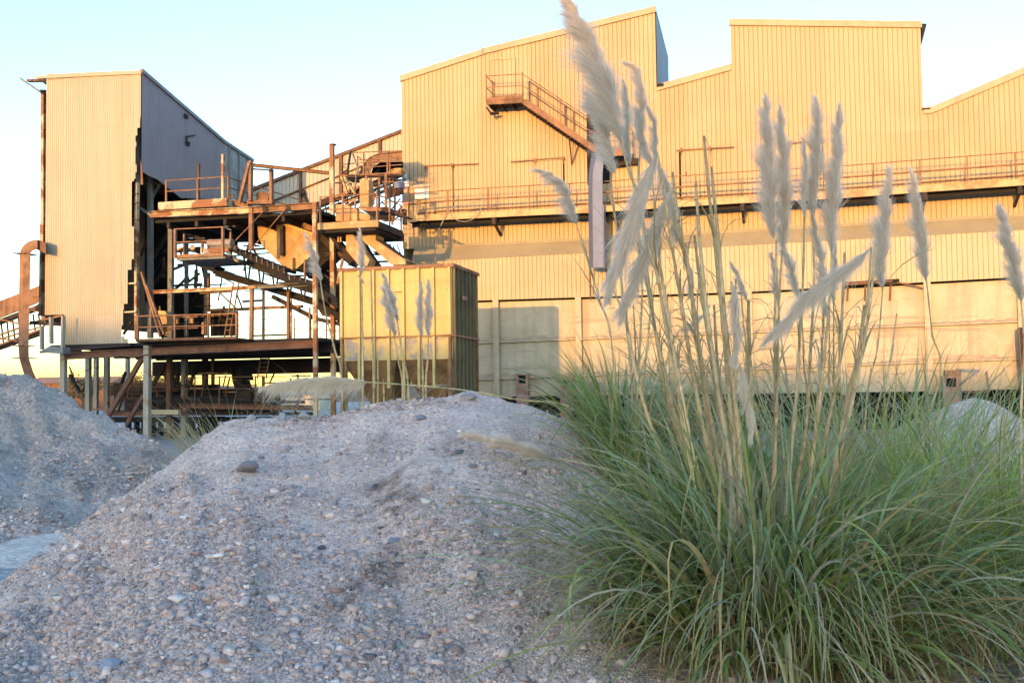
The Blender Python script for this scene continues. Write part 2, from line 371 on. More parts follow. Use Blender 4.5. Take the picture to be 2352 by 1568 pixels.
# unseen ridge added behind the viewer, crest shaped so its shade covers the yard, the sun clears it higher up
PRP = np.array([math.cos(SUN_AZ), -math.sin(SUN_AZ), 0]); ALG = np.array([math.sin(SUN_AZ), math.cos(SUN_AZ), 0])
BACK = 118.0
crest = []
for p in (PT(200, 742, 38), PT(900, 792, 33), PT(1700, 846, 45.8), PT(2300, 872, 45.8)):
    crest.append((float(p@PRP), float(p[2]+(p@ALG+BACK)*math.tan(SUN_EL))))
crest = [(-140, 13)]+[(crest[0][0]-25, crest[0][1]-1)]+crest+[(crest[-1][0]+30, crest[-1][1]-1), (140, 13)]
hz = pw(crest)
u = np.linspace(-140, 140, 141); q = np.linspace(-1, 1, 25)
U, Q = np.meshgrid(u, q, indexing='ij')
Hh = np.vectorize(hz)(U)
prof = 1-np.abs(Q); prof = np.where(np.abs(Q) < .04, 1, prof)
Zr = Hh*prof + fbm(U*.15, Q*6, 90)*1.2*np.abs(Q)*prof
P = (PRP[None, None, :]*U[..., None] + ALG[None, None, :]*(-BACK+Q[..., None]*34.0)); P[..., 2] = np.where(np.abs(Q) >= .999, -.2, Zr)
def grid_faces(nu, nv):
    i = np.arange(nu-1)[:, None]*nv+np.arange(nv-1)[None, :]; i = i.ravel(); return np.stack([i, i+nv, i+nv+1, i+1], 1)
raw('shade_ridge', P.reshape(-1, 3), grid_faces(141, 25), 'hill', smooth=True)['kind'] = 'structure'
# low far rise on the horizon
u = np.linspace(-900, 900, 181); q = np.linspace(0, 1, 8); U, Q = np.meshgrid(u, q, indexing='ij')
Zh = (8.5+3*fbm(U*.012, Q*0+3, 70, 5))*np.sin(Q*math.pi)
raw('far_hill', np.stack([U, 420+Q*160, Zh-.3], -1).reshape(-1, 3), grid_faces(181, 8), 'hill', smooth=True)['kind'] = 'structure'

# ------------------------------------------------------------------ main hall
TM = 46.0; TL_ = 45.5; TPL = 45.75
hall = thing('factory_hall', L(0, 50, 0), 'long cream corrugated works hall with a stepped roofline, stair and walkway on its front', 'building')
sX = lambda x, y=500, t=TM: lt(x, y, t)[0]
led_top = [(949, 571), (1351, 553), (1509, 544.5), (2352, 497.6)]
led_bot = [(949, 602), (1351, 581), (1509, 574), (2352, 528)]
low_bot = [(945, 696), (1100, 690), (1722, 670), (2296, 638.5), (2352, 635.5)]
zlt = zline(led_top, TM)
s0 = sX(924); s1 = sX(1506, 110); s2 = sX(1678, 100); s3 = sX(2117, 150); s4 = sX(2352)+14
roofs = [(s0, s1, [(919, 178), (1110, 115), (1503, 18)]), (s1, s2, [(1509, 198), (1680, 150)]),
         (s2, s3, [(1675, 47), (2116, 53)]), (s3, s4, [(2119, 250.5), (2141, 248), (2352, 158)])]
wall = MB()
for a, b, pts in roofs:
    wall.corr(a, b, zline(pts, TM), zlt, TM)
wall.build('wall', 'cream', hall)
# fascias, roofs and the sides of the two raised bays
zb1 = PS(1533, 131, s1)[2]; tb1 = loc(PS(1533, 131, s1))[1]
fa = MB(); rf = MB()
for k, (a, b, pts) in enumerate(roofs):
    zf = zline(pts, TM)
    brk = [a]+[lt(*p, TM)[0] for p in pts if a+.3 < lt(*p, TM)[0] < b-.3]+[b]
    for x0, x1 in zip(brk, brk[1:]):
        e = .05 if k in (0, 2) else 0
        fa.hexa([L(x0-e, TM-.09, zf(x0)-.22), L(x1+e, TM-.09, zf(x1)-.22), L(x1+e, TM+.03, zf(x1)-.22), L(x0-e, TM+.03, zf(x0)-.22)],
                [L(x0-e, TM-.09, zf(x0)+.05), L(x1+e, TM-.09, zf(x1)+.05), L(x1+e, TM+.03, zf(x1)+.05), L(x0-e, TM+.03, zf(x0)+.05)])
        if k in (0, 2):
            dz = zf(s1)-zb1 if k == 0 else 1.0
            tb = tb1 if k == 0 else TM+6
            rf.quad(L(x0, TM+.03, zf(x0)), L(x1, TM+.03, zf(x1)), L(x1, tb, zf(x1)-dz), L(x0, tb, zf(x0)-dz))
            rf.quad(L(x0, tb, zf(x0)-dz), L(x1, tb, zf(x1)-dz), L(x1, tb, 6), L(x0, tb, 6))
        else:
            rf.quad(L(x0, TM+.03, zf(x0)), L(x1, TM+.03, zf(x1)), L(x1, TM+26, zf(x1)-.4), L(x0, TM+26, zf(x0)-.4))
fa.build('fascia', 'trim', hall); rf.build('roof', 'grey', hall)
sd = MB()
z_t = zline(roofs[0][2], TM); z_m = zline(roofs[1][2], TM)
sd.corr(TM+.04, tb1, pw([(TM, z_t(s1)), (tb1, zb1)]), lambda x: z_m(s1)-.2, s1+.04, .19, axis='t')
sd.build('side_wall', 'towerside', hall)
sd = MB(); z_3 = zline(roofs[2][2], TM)
sd.corr(TM+.04, TM+6, lambda x: z_3(s3)-.05-(x-TM)/6, lambda x: zline(roofs[3][2], TM)(s3)-.2, s3-.04, .19, axis='t')
sd.build('side_wall', 'cream', hall); sd = MB(); sd.corr(TM+.04, TM+6, lambda x: z_3(s2)-.05-(x-TM)/6, lambda x: z_m(s2)-.2, s2+.04, .19, axis='t')
sd.build('side_wall', 'cream', hall); sd = MB(); sd.corr(TM+.04, TM+26, lambda x: 8.6, lambda x: 3.0, s0+.04, .19, axis='t')
sd.build('side_wall', 'cream', hall); sd = MB(); sd.corr(TM+.04, tb1, pw([(TM, z_t(s0)-.05), (tb1, z_t(s0)-(z_t(s1)-zb1)-.05)]), lambda x: 6, s0+.06, .19, axis='t')
sd.build('side_wall', 'cream', hall)
MB().prism([PT(2117, 54, TM+.1), PT(2129, 55, TM+.1), PT(2117.5, 100, TM+.1)], N3*5).build('roof_flare', 'dark', hall)
m = MB(); m.prism([PT(1508, 193, TM-.12), PT(1524, 191, TM-.12), PT(1524, 198, TM-.12), PT(1508, 200, TM-.12)], N3*.3); m.build('gutter', 'dark', hall)
m = MB(); m.prism([PT(2118, 249, TM-.12), PT(2137, 247.5, TM-.12), PT(2137, 250.5, TM-.12), PT(2118, 252, TM-.12)], N3*.3)
m.build('gutter', 'dark', hall)
# ledge, lower sheeting, plate wall
zlb = zline(led_bot, TL_); zlo = zline(low_bot, TL_)
sl = lt(945, 600, TL_)[0]
m = MB()
for x0, x1 in zip(np.linspace(sl, s4, 12)[:-1], np.linspace(sl, s4, 12)[1:]):
    m.quad(L(x0, TL_-.03, zlb(x0)), L(x1, TL_-.03, zlb(x1)), L(x1, TM-.05, zlt(x1)), L(x0, TM-.05, zlt(x0)))
    m.quad(L(x0, TM-.06, zlt(x0)), L(x1, TM-.06, zlt(x1)), L(x1, TM-.06, zlt(x1)+.12), L(x0, TM-.06, zlt(x0)+.12))
m.build('ledge', 'ledge', hall)
MB().corr(sl, s4, lambda x: zlb(x)+.02, zlo, TL_, .19).build('lower_sheeting', 'creamlow', hall)
plb = [(1100, 912), (1240, 909), (2204, 898), (2352, 893)]
zpb = zline(plb, TPL); spl = lt(1000, 800, TPL)[0]
m = MB()
for x0, x1 in zip(np.linspace(spl, s4, 30)[:-1], np.linspace(spl, s4, 30)[1:]):
    m.hexa([L(x0, TPL, zpb(x0)), L(x1, TPL, zpb(x1)), L(x1, TPL+.1, zpb(x1)), L(x0, TPL+.1, zpb(x0))], [L(x0, TPL, zlo(x0)-.07), L(x1, TPL, zlo(x1)-.07), L(x1, TPL+.1, zlo(x1)-.07), L(x0, TPL+.1, zlo(x0)-.07)])
m.build('plate_wall', 'plate', hall)
for x in (1142, 1331, 1528, 1722, 1935, 2131, 2345, 2570):
    a = lt(x, 760, TPL); w_ = .13
    m = MB()
    m.box(a[0]-w_, a[0]+w_, TPL-.24, TPL-.20, zpb(a[0])-.1, zlo(a[0])+.12); m.box(a[0]-.02, a[0]+.02, TPL-.20, TPL-.005, zpb(a[0])-.1, zlo(a[0])+.12)
    m.build('stanchion', 'plate', hall)
for pts in ([(1100, 788), (1722, 764), (2339, 739), (2600, 728)], [(1100, 872), (1722, 848), (2349, 824), (2600, 815)]):
    zz = zline(pts, TPL); m = MB(); xs_ = np.linspace(spl, s4, 16)
    for x0, x1 in zip(xs_, xs_[1:]):
        m.hexa([L(x0, TPL-.16, zz(x0)-.02), L(x1, TPL-.16, zz(x1)-.02), L(x1, TPL-.005, zz(x1)-.05), L(x0, TPL-.005, zz(x0)-.05)],
               [L(x0, TPL-.16, zz(x0)+.03), L(x1, TPL-.16, zz(x1)+.03), L(x1, TPL-.005, zz(x1)+.06), L(x0, TPL-.005, zz(x0)+.06)])
    m.build('ledge_angle', 'plate', hall)
    # brown dust lying on the ledge, thrown up the plates behind it
    r_ = np.random.default_rng(int(pts[0][1])); xs_ = np.arange(spl, s4, .12); hd = np.clip(.07+.16*fbm(xs_*.6, xs_*0+pts[0][1], 50, 4)+.14*fbm(xs_*3.5, xs_*0+3, 51, 3), .012, .22); m = MB()
    for x0, x1, h0, h1 in zip(xs_, xs_[1:], hd, hd[1:]):
        m.quad(L(x0, TPL-.07, zz(x0)+.05), L(x1, TPL-.07, zz(x1)+.05), L(x1, TPL-.012, zz(x1)+.07+h1), L(x0, TPL-.012, zz(x0)+.07+h0))
    m.build('dust_deposit', 'dust', hall)
# underside: dark set-back wall painted as the shaded void, and floor beams on legs
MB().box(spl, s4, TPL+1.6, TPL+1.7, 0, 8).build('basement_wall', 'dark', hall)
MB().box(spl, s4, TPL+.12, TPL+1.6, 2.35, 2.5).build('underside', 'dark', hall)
for x in (1142, 1331, 1528, 1722, 1935, 2131, 2345):
    a = lt(x, 900, TPL+.3); MB().box(a[0]-.12, a[0]+.12, TPL+.12, TPL+.36, 0, zpb(a[0])+.1).build('leg', 'rust', hall)
# hanging torn flashing under the sheeting at right
for (a, b, w_) in (((1935, 653), (2050, 645), 6), ((2075, 650), (2120, 662), 3), ((2060, 648), (2098, 657), 3)):
    fb(hall, 'torn_flashing', 'rust', a, b, w_, TL_-.12, .05)
for x in (1948, 1988, 2046): fb(hall, 'bracket', 'rust', (x, 652), (x-2, 690), 4, TL_-.05, .1)
MB().prism([PT(1934, 648, TL_-.04), PT(2066, 640, TL_-.04), PT(2066, 650, TL_-.04), PT(1934, 659, TL_-.04)], N3*.03).build('wall_gap', 'black', hall)  # black plate painted as the unlit gap
# doors in the front, with black plates painted as their unlit openings
def door(parent, rail, leaf, gap, rollers, name='sliding_door'):
    z = [PT(*p, TM-.05) for p in leaf]; a = loc(z[0]); b = loc(z[1]); zb = loc(z[2])[2]
    o = MB().corr(a[0], b[0], pw([(a[0], a[2]), (b[0], b[2])]), lambda x: zb, TM-.06, .19).build(name, 'cream', parent)
    fb(o, 'door_rail', 'rustor', rail[0], rail[1], 2.6, TM-.16, .06)
    for r_ in rollers:
        fb(o, 'door_roller', 'rustor', (r_[0], r_[1]-3), (r_[0], r_[1]+5), 5.5, TM-.22, .08)
        fb(o, 'hanger', 'rustor', (r_[0], r_[1]+4), (r_[0], r_[1]+14), 2, TM-.14, .04)
    e = MB(); e.bar(L(a[0], TM-.08, a[2]), L(b[0], TM-.08, b[2]), .03, .05); e.bar(L(a[0], TM-.08, a[2]), L(a[0], TM-.08, zb), .03, .05)
    e.build('door_edge', 'trim', o)
    if gap: fb(o, 'door_gap', 'black', gap[0], gap[1], gap[2], TM-.055, .03)
    return o
door(hall, (ZG(262, 808), ZG(632, 793)), (ZG(268, 815), ZG(452, 800), ZG(268, 1150)), (ZG(456, 815), ZG(462, 1130), 1.6), (ZG(265, 812), ZG(453, 800)))
door(hall, (ZG(858, 780), ZG(1228, 750)), (ZG(1035, 775), ZG(1222, 762), ZG(1035, 1120)), (ZG(1229, 790), ZG(1233, 1080), 3.4), (ZG(1031, 765), ZG(1225, 752)))
door(hall, (ZH(150, 858), ZH(478, 838)), (ZH(178, 862), ZH(342, 852), ZH(178, 1140)), (ZH(170, 868), ZH(174, 1135), 4.5), (ZH(178, 852), ZH(342, 843)))
door(hall, (ZH(760, 820), ZH(1000, 800)), (ZH(805, 816), ZH(980, 806), ZH(805, 1090)), (ZH(984, 812), ZH(988, 1080), 1.8), (ZH(805, 812), ZH(983, 802)))
a = lt(*ZG(722, 70), TM); b = lt(*ZG(888, 62), TM); zb = lt(*ZG(722, 330), TM)[2]
o = MB().corr(a[0], b[0], pw([(a[0], a[2]), (b[0], b[2])]), lambda x: zb, TM-.06, .19).build('upper_door', 'cream', hall)
m = MB(); m.bar(L(a[0], TM-.07, zb), L(a[0], TM-.07, a[2]), .05, .05); m.bar(L(b[0], TM-.07, zb), L(b[0], TM-.07, b[2]), .07, .06); m.bar(L(a[0]-.05, TM-.07, a[2]), L(b[0]+.05, TM-.07, b[2]), .05, .055)
m.build('door_frame', 'trim', o)
MB().prism([PT(1347, 262, TM-.05), PT(1400, 258, TM-.05), PT(1400, 420, TM-.05), PT(1349, 425, TM-.05)], N3*.03).build('doorway', 'black', hall)
MB().prism([PT(1400, 258, TM-.12), PT(1440, 256, TM-.12), PT(1440, 345, TM-.12), PT(1402, 350, TM-.12)], N3*.04).build('open_door', 'cream', hall)
# walkway
TW = 44.7
edge = [(938, 512), (957, 508), (1214, 495), (1351, 489), (1565, 475), (1694, 467), (1936, 455), (2125, 441), (2352, 425.5), (2600, 408)]
zE = zline(edge, TW)
m = MB(); ez = [lt(*p, TW)[0] for p in edge]
for x0, x1 in zip(ez, ez[1:]):
    m.hexa([L(x0, TW, zE(x0)), L(x1, TW, zE(x1)), L(x1, TW+.06, zE(x1)), L(x0, TW+.06, zE(x0))], [L(x0, TW, zE(x0)+.26), L(x1, TW, zE(x1)+.26), L(x1, TW+.06, zE(x1)+.26), L(x0, TW+.06, zE(x0)+.26)])
ww = m.build('walkway', 'trimrust', hall)
m = MB()
for x0, x1 in zip(ez, ez[1:]):
    m.hexa([L(x0, TW+.07, zE(x0)+.02), L(x1, TW+.07, zE(x1)+.02), L(x1, TM-.06, zE(x1)+.02), L(x0, TM-.06, zE(x0)+.02)], [L(x0, TW+.07, zE(x0)+.07), L(x1, TW+.07, zE(x1)+.07), L(x1, TM-.06, zE(x1)+.07), L(x0, TM-.06, zE(x0)+.07)])
m.build('deck', 'dark', ww)
m = MB()
for x0, x1 in zip(ez, ez[1:]):
    m.hexa([L(x0, TW+.5, zE(x0)-.14), L(x1, TW+.5, zE(x1)-.14), L(x1, TW+.6, zE(x1)-.14), L(x0, TW+.6, zE(x0)-.14)], [L(x0, TW+.5, zE(x0)+.015), L(x1, TW+.5, zE(x1)+.015), L(x1, TW+.6, zE(x1)+.015), L(x0, TW+.6, zE(x0)+.015)])
m.build('shade_bar', 'dark', ww)  # dark bar added to deepen the shade under the walkway
px_posts = [938, 1028, 1121, 1215, 1308, 1404, 1501, 1599, 1696, 1807, 1912, 2008, 2115, 2224, 2335, 2450]
pp = [L(lt(x, 440, TW)[0], TW+.03, zE(lt(x, 440, TW)[0])+.2) for x in px_posts]
m = MB()
for h in (1.08,): m.tube([p+Z3*h for p in pp], .022, 5)
m.tube([p+Z3*.62 for p in pp], .04, 6); m.tube([p+Z3*.40+N3*1.15 for p in pp], .03, 5)
m.build('handrail', 'rustor', ww)
for p in pp: MB().bar(p-Z3*.15, p+Z3*1.1, .05, .05).build('post', 'rustor', ww)
for x in (1133, 1410, 1705, 2126, 2345):
    a = lt(x, 470, TW); zz = zE(a[0])
    m = MB(); m.box(a[0]-.08, a[0]+.08, TW+.02, TW+.45, zz-.3, zz-.003); m.bar(L(a[0], TW+.2, zz-.25), L(a[0], TM-.1, zz-.6), .1, .1, side=D3); m.build('bracket', 'rustdk', ww)
# stair from the upper landing down to the walkway
TF = 44.85
st = MB().prism([PT(*ZG(690, 350), TF), PT(*ZG(948, 338), TF), PT(*ZG(948, 368), TF), PT(*ZG(690, 382), TF)], N3*.08).build('staircase', 'rustor', hall)
lz = loc(PT(*ZG(690, 372), TF)); rz = loc(PT(*ZG(946, 360), TF))
m = MB(); m.box(lz[0], rz[0], TF+.09, TM-.07, lz[2], lz[2]+.06)
for x in np.linspace(lz[0]+.1, rz[0]-.1, 4): m.box(x-.04, x+.04, TF+.09, TM-.07, lz[2]-.12, lz[2]-.004)
m.build('landing', 'dark', st)
MB().prism([PT(*ZG(690, 333), TF-.03), PT(*ZG(942, 316), TF-.03), PT(*ZG(942, 340), TF-.03), PT(*ZG(690, 352), TF-.03)], N3*.02).build('kick_plate', 'rustor', st)
a0 = PT(*ZG(952, 358), TF+.03); a1 = PT(*ZG(1465, 705), TF+.03); MB().bar(a0, a1, .26, .06).build('stringer', 'rustor', st)
MB().bar(a0+N3*1.0, a1+N3*1.0, .26, .06).build('stringer', 'rustdk', st)
for k in range(22):
    p = a0+(a1-a0)*(k+.5)/22; q = loc(p); MB().box(q[0]-.13, q[0]+.13, q[1]+.04, q[1]+.96, q[2]-.17, q[2]-.13).build('tread', 'rustdk', st)
m = MB()
fl = [PT(*ZG(690, 350), TF), PT(*ZG(942, 338), TF)]
for h in (1.05, .55): m.tube([fl[0]+Z3*h+N3*1.05, fl[0]+Z3*h, fl[1]+Z3*h, a0+Z3*(h+.1), a1+Z3*(h+.1)], .022, 5); m.tube([a0+Z3*(h+.1)+N3*1, a1+Z3*(h+.1)+N3*1], .022, 5)
m.build('handrail', 'rustor', st)
for p in (fl[0], fl[1], fl[0]+N3*1.05, a0+(a1-a0)*.5, a0+(a1-a0)*.97, a0+N3, a0+(a1-a0)*.12+N3, a0+(a1-a0)*.5+N3, a0+(a1-a0)*.62+N3, a0+(a1-a0)*.95+N3): MB().bar(p-Z3*.1, p+Z3*1.15, .045, .045).build('post', 'rustor', st)
fb(st, 'bracket', 'rustdk', ZG(690, 400), ZG(725, 450), 4, TF+.3, .1); fb(st, 'bracket', 'rustdk', ZG(715, 445), ZG(772, 440), 5, TF+.5, .2)
fb(st, 'strut', 'rustdk', ZG(1265, 600), ZG(1285, 800), 2.2, TF+.3, .06, TM-.1); fb(st, 'strut', 'rust', ZG(1332, 655), ZG(1285, 798), 2.0, TF+.9, .06, TM-.12); fb(st, 'strut', 'rustdk', ZG(1262, 600), ZG(1335, 640), 6, TF+.3, .2)
# half landing to the right of the stair foot
a = lt(*ZG(1480, 730), TF); b = lt(*ZG(1690, 712), TF)
hl = MB().box(a[0], b[0], TF, TF+.07, a[2]-.1, a[2]+.22).build('half_landing', 'rustor', hall)
m = MB(); m.box(a[0], b[0], TF+.08, TM-.07, a[2]-.1, a[2]-.04); m.build('deck', 'dark', hl)
rails(hl, 'rustor', [L(a[0], TF+.03, a[2]), L((a[0]+b[0])/2, TF+.03, a[2]), L(b[0], TF+.03, a[2]), L(b[0], TM-.1, a[2])], pw=.045)
fb(hl, 'bracket', 'rustdk', ZG(1700, 780), ZG(1750, 778), 14, TM-.4, .3); fb(hl, 'bracket', 'rustdk', ZG(1560, 805), ZG(1690, 790), 7, TM-.5, .2)
# small boxes and pipes on the front
for (a, b, w_, mt) in (((1381, 500), (1400, 700), 2.5, 'rustdk'), ((1576, 395), (1576, 402), 3, 'rust')): fb(hall, 'pipe', mt, a, b, w_, TL_-.2, .08)
# ------------------------------------------------------------------ things fixed to or hung on the hall
def text_mesh(s, name, size, p, mat, parent, wide=1.0, ext=.004):
    cu = bpy.data.curves.new(name, 'FONT'); cu.body = s; cu.size = size; cu.extrude = ext; cu.align_x = 'CENTER'; cu.align_y = 'CENTER'
    ob = bpy.data.objects.new(name, cu); COL.objects.link(ob)
    dg = bpy.context.evaluated_depsgraph_get(); me = bpy.data.meshes.new_from_object(ob.evaluated_get(dg))
    bpy.data.objects.remove(ob); bpy.data.curves.remove(cu)
    for v in me.vertices:
        q = v.co.copy(); w_ = D3*q.x*wide+Z3*q.y-N3*q.z+np.array(p)-ORIG[parent.name]; v.co = Vector(w_)
    return link(name, me, mat, parent, ORIG[parent.name])
def board(root, name, mat, x0, y0, x1, y1, t, th=.02):
    return MB().prism([PT(x0, y0, t), PT(x1, y0-.5, t), PT(x1, y1-.5, t), PT(x0, y1, t)], N3*th).build(name, mat, root)
ts = TM-.10
sg = thing('sign', PT(968, 457, ts), 'white warning board under a NO ENTRY strip at the left end of the walkway', 'sign', 'signs at the corner of the hall')
board(sg, 'board', 'white', 952.6, 433.8, 985, 457, ts); board(sg, 'strip', 'cream', 952.6, 421.5, 985, 433, ts)
text_mesh('NO ENTRY', 'lettering', .15, PT(968.6, 427.1, ts-.012), 'white', sg, 1.02)
sg = thing('sign', PT(932, 410, ts), 'small cream notice with a white oval mark, topmost on the hall corner', 'sign', 'signs at the corner of the hall')
board(sg, 'board', 'trim', 926.5, 397, 938, 410, ts); o = MB()
c_ = PT(932.3, 403.5, ts-.014); o.prism([c_+D3*.035*math.cos(a)+Z3*.075*math.sin(a) for a in np.linspace(0, 2*math.pi, 13)[:-1]], N3*.012); o.build('oval_mark', 'white', sg)
m = MB(); m.prism([PT(927.5, 398, ts-.01), PT(937.5, 397.5, ts-.01), PT(937.5, 398.6, ts-.01), PT(927.5, 399.1, ts-.01)], N3*.008); m.build('border_mark', 'white', sg); m = MB(); m.prism([PT(927.5, 408, ts-.01), PT(937.5, 407.5, ts-.01), PT(937.5, 409, ts-.01), PT(927.5, 409.5, ts-.01)], N3*.008); m.build('border_mark', 'white', sg)
sg = thing('sign', PT(932, 429, ts), 'white notice with small red marks below the oval notice', 'sign', 'signs at the corner of the hall')
board(sg, 'board', 'white', 926, 413, 939.3, 428.7, ts)
board(sg, 'red_mark', 'redink', 927, 415.2, 931, 417.6, ts-.013, .01); board(sg, 'red_mark', 'redink', 931, 422.3, 934.5, 423.3, ts-.013, .01)
sg = thing('sign', PT(932, 470, ts), 'tall faded red banner, lowest on the hall corner by the gantry', 'sign', 'signs at the corner of the hall')
board(sg, 'board', 'signpink', 926, 430, 937.5, 470, ts)
board(sg, 'pale_band', 'trim', 926.5, 441, 937, 455, ts-.012, .008)
# grey chute hanging in front of the walkway
def sweep_rect(pts, wdir, w_, h_):
    """channel of section w_ (along wdir) by h_ following pts"""
    m = MB()
    for p, q in zip(pts, pts[1:]): m.bar(p, q, w_, h_)
    return m
tc = 44.2
ch = thing('drop_chute', PT(1369, 616, tc), 'long grey sheet metal chute hanging down in front of the hall walkway', 'chute')
cl = [(1373, 352), (1366, 375), (1361.5, 400), (1361, 440), (1361.5, 520), (1363, 615)]; cr = [(1388, 352), (1386, 375), (1384, 400), (1384, 440), (1384.5, 520), (1386, 614)]
m = MB()
for (a, b), (c, d) in zip(zip(cl, cr), zip(cl[1:], cr[1:])): m.hexa([PT(*a, tc), PT(*b, tc), PT(*b, tc+.05), PT(*a, tc+.05)], [PT(*c, tc), PT(*d, tc), PT(*d, tc+.05), PT(*c, tc+.05)])
m.build('front_sheet', 'galv', ch)
m = MB(); cs = [(1358, 352), (1352, 400), (1351, 440), (1352, 520), (1353.5, 615)]; cl2 = [(1373, 352), (1361.5, 400), (1361, 440), (1361.5, 520), (1363, 615)]
for a, b, c, d in zip(cs, cl2, cs[1:], cl2[1:]): m.hexa([PT(*a, tc+.5), PT(*b, tc), PT(*b, tc+.05), PT(*a, tc+.55)], [PT(*c, tc+.5), PT(*d, tc), PT(*d, tc+.05), PT(*c, tc+.55)])
m.build('side_sheet', 'galv', ch)
MB().prism([PT(1384, 470, tc+.06), PT(1387, 470, tc+.06), PT(1388, 614, tc+.06), PT(1386, 614, tc+.06)], N3*.5).build('side_sheet', 'galv', ch)
fb(ch, 'hanger', 'rustdk', (1357, 350), (1357, 365), 4, tc+.2, 1.2)
fb(ch, 'stay', 'rust', (1355, 612), (1357, 690), 2.5, tc+.3, .06, TL_-.3)
# loose grey hoses over the walkway rail
def hose(lbl, pts, t, r):
    P_ = [PT(*q, t) for q in pts]; o = MB().tube(smooth(P_, 5), r, 6).build('hose', 'hose', None, True, origin=P_[0])
    return tag(o, lbl, 'hose', 'loose hoses on the walkway')
def smooth(P_, k):
    """Catmull-Rom through the points"""
    P_ = [np.array(p, float) for p in P_]; out = []
    for i in range(len(P_)-1):
        a = P_[max(i-1, 0)]; b = P_[i]; c = P_[i+1]; d = P_[min(i+2, len(P_)-1)]
        for j in range(k):
            u_ = j/k; out.append(.5*((2*b)+(c-a)*u_+(2*a-5*b+4*c-d)*u_*u_+(3*b-a-3*c+d)*u_**3))
    out.append(P_[-1]); return out
hose('thin grey hose arching over the walkway rail and hanging down to the ledge', [ZG(690, 1035), ZG(600, 1062), ZG(500, 1080), ZG(425, 1120), ZG(390, 1185), ZG(350, 1280), ZG(335, 1380), ZG(333, 1470)], TW-.15, .022)
hose('pale hose drooping in a loop below the walkway rail', [ZG(425, 1125), ZG(455, 1165), ZG(500, 1192), ZG(560, 1192), ZG(620, 1160), ZG(660, 1090), ZG(685, 1040)], TW-.12, .018)

# ------------------------------------------------------------------ tall clad tower at the left
TT = 38.0
tw = thing('clad_tower', L(-15.5, 40, 0), 'tall pale corrugated tower with torn right edge at the left of the yard', 'tower')
zsl = loc(PT(*ZA(362, 225), TT)); 
m = MB()
topT = zline([ZA(362, 190), ZA(1105, 158)], TT); 
botT = zline([ZD(383, 805), ZD(845, 780)], TT)
cx = lambda q: lt(*q, TT)[0]; cz = lambda q: lt(*q, TT)[2]
zn = cz(ZD(300, 594))
m.corr(cx(ZA(362, 600)), cx(ZD(416, 650)), topT, lambda x: zn, TT, .10, .02)
m.corr(cx(ZD(416, 650)), cx(ZD(803, 600)), topT, botT, TT, .10, .02)
def patch(x0, x1, y0, y1, z=ZA):
    a = cx(z(x0, (y0+y1)/2)); b = cx(z(x1, (y0+y1)/2)); z0 = cz(z(x0, y0)); z1 = cz(z(x0, y1)); m.corr(a, b, lambda x: z0, lambda x: z1, TT, .10, .02)
e803 = ZD(803, 600)[0]/.29296
for x0, x1, y0, y1 in ((e803, 1033, 190, 1725), (1033, 1052, 188, 1030), (1033, 1050, 1385, 1640), (1052, 1062, 187, 1012), (1062, 1076, 186, 672), (1076, 1099, 185, 612), (1099, 1104, 184, 530), (1062, 1068, 720, 760), (1062, 1071, 900, 960), (e803-4, 1000, 1725, 1990)): patch(x0, x1, y0, y1)
for x0, x1, y0, y1 in ((803, 818, 390, 560), (803, 812, 560, 660), (803, 822, 735, 785), (822, 845, 750, 782)): patch(x0, x1, y0, y1, ZD)
m.build('front_sheeting', 'tower', tw)
m = MB(); q = [ZA(238, 207), ZA(1106, 158), ZA(1106, 187), ZA(300, 225)]; m.prism([PT(*p, TT-.07) for p in q], N3*.12); m.build('fascia', 'tower', tw)
ST = lt(*ZA(1104, 400), TT)[0]+.02
def ps(q): return loc(PS(*q, ST))
tops = [ps(ZA(1106, 165)), ps(ZB(1075, 165)), ps(ZB(1352, 348))]
bots = [ps(ZB(272, 440)), ps(ZB(350, 490)), ps(ZB(430, 525)), ps(ZB(660, 705)), ps(ZB(1085, 720)), ps(ZB(1310, 745))]
tf = pw([(p[1], p[2]) for p in tops]); bf = pw([(p[1], p[2]) for p in bots])
t_mid = ps(ZB(1085, 400))[1]; t_end = tops[2][1]
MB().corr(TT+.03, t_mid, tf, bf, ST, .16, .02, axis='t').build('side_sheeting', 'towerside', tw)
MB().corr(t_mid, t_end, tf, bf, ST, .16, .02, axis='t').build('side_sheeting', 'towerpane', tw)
m = MB()
for k in range(3):
    t_ = t_mid+(t_end-t_mid)*(k+.4)/3; m.bar(L(ST+.05, t_, bf(t_)), L(ST+.05, t_, tf(t_)), .05, .05, side=D3)
m.build('side_rib', 'grey', tw)
m = MB()
for a, b in zip(tops, tops[1:]): m.bar(L(ST, a[1], a[2]+.02), L(ST, b[1], b[2]+.02), .14, .16, side=D3)
m.build('roof_edge', 'towerside', tw)
sL = lt(*ZA(362, 600), TT)[0]
m = MB(); zt0 = topT(sL)
for a, b in zip(tops, tops[1:]): m.quad(L(sL-.3, a[1], a[2]), L(ST, a[1], a[2]), L(ST, b[1], b[2]), L(sL-.3, b[1], b[2]))
m.build('roof', 'grey', tw)
zb_ = cz(ZD(383, 805))
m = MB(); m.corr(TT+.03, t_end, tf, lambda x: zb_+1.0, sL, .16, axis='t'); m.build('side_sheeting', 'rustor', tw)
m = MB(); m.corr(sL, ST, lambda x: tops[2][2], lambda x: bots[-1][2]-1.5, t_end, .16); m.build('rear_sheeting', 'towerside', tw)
fb(tw, 'edge_column', 'paintrust', ZA(348, 335), ZA(346, 1505), 9, TT+.4, .3)
fb(tw, 'edge_column', 'paintrust', ZD(285, 0), ZD(278, 600), 7, TT+.5, .3)
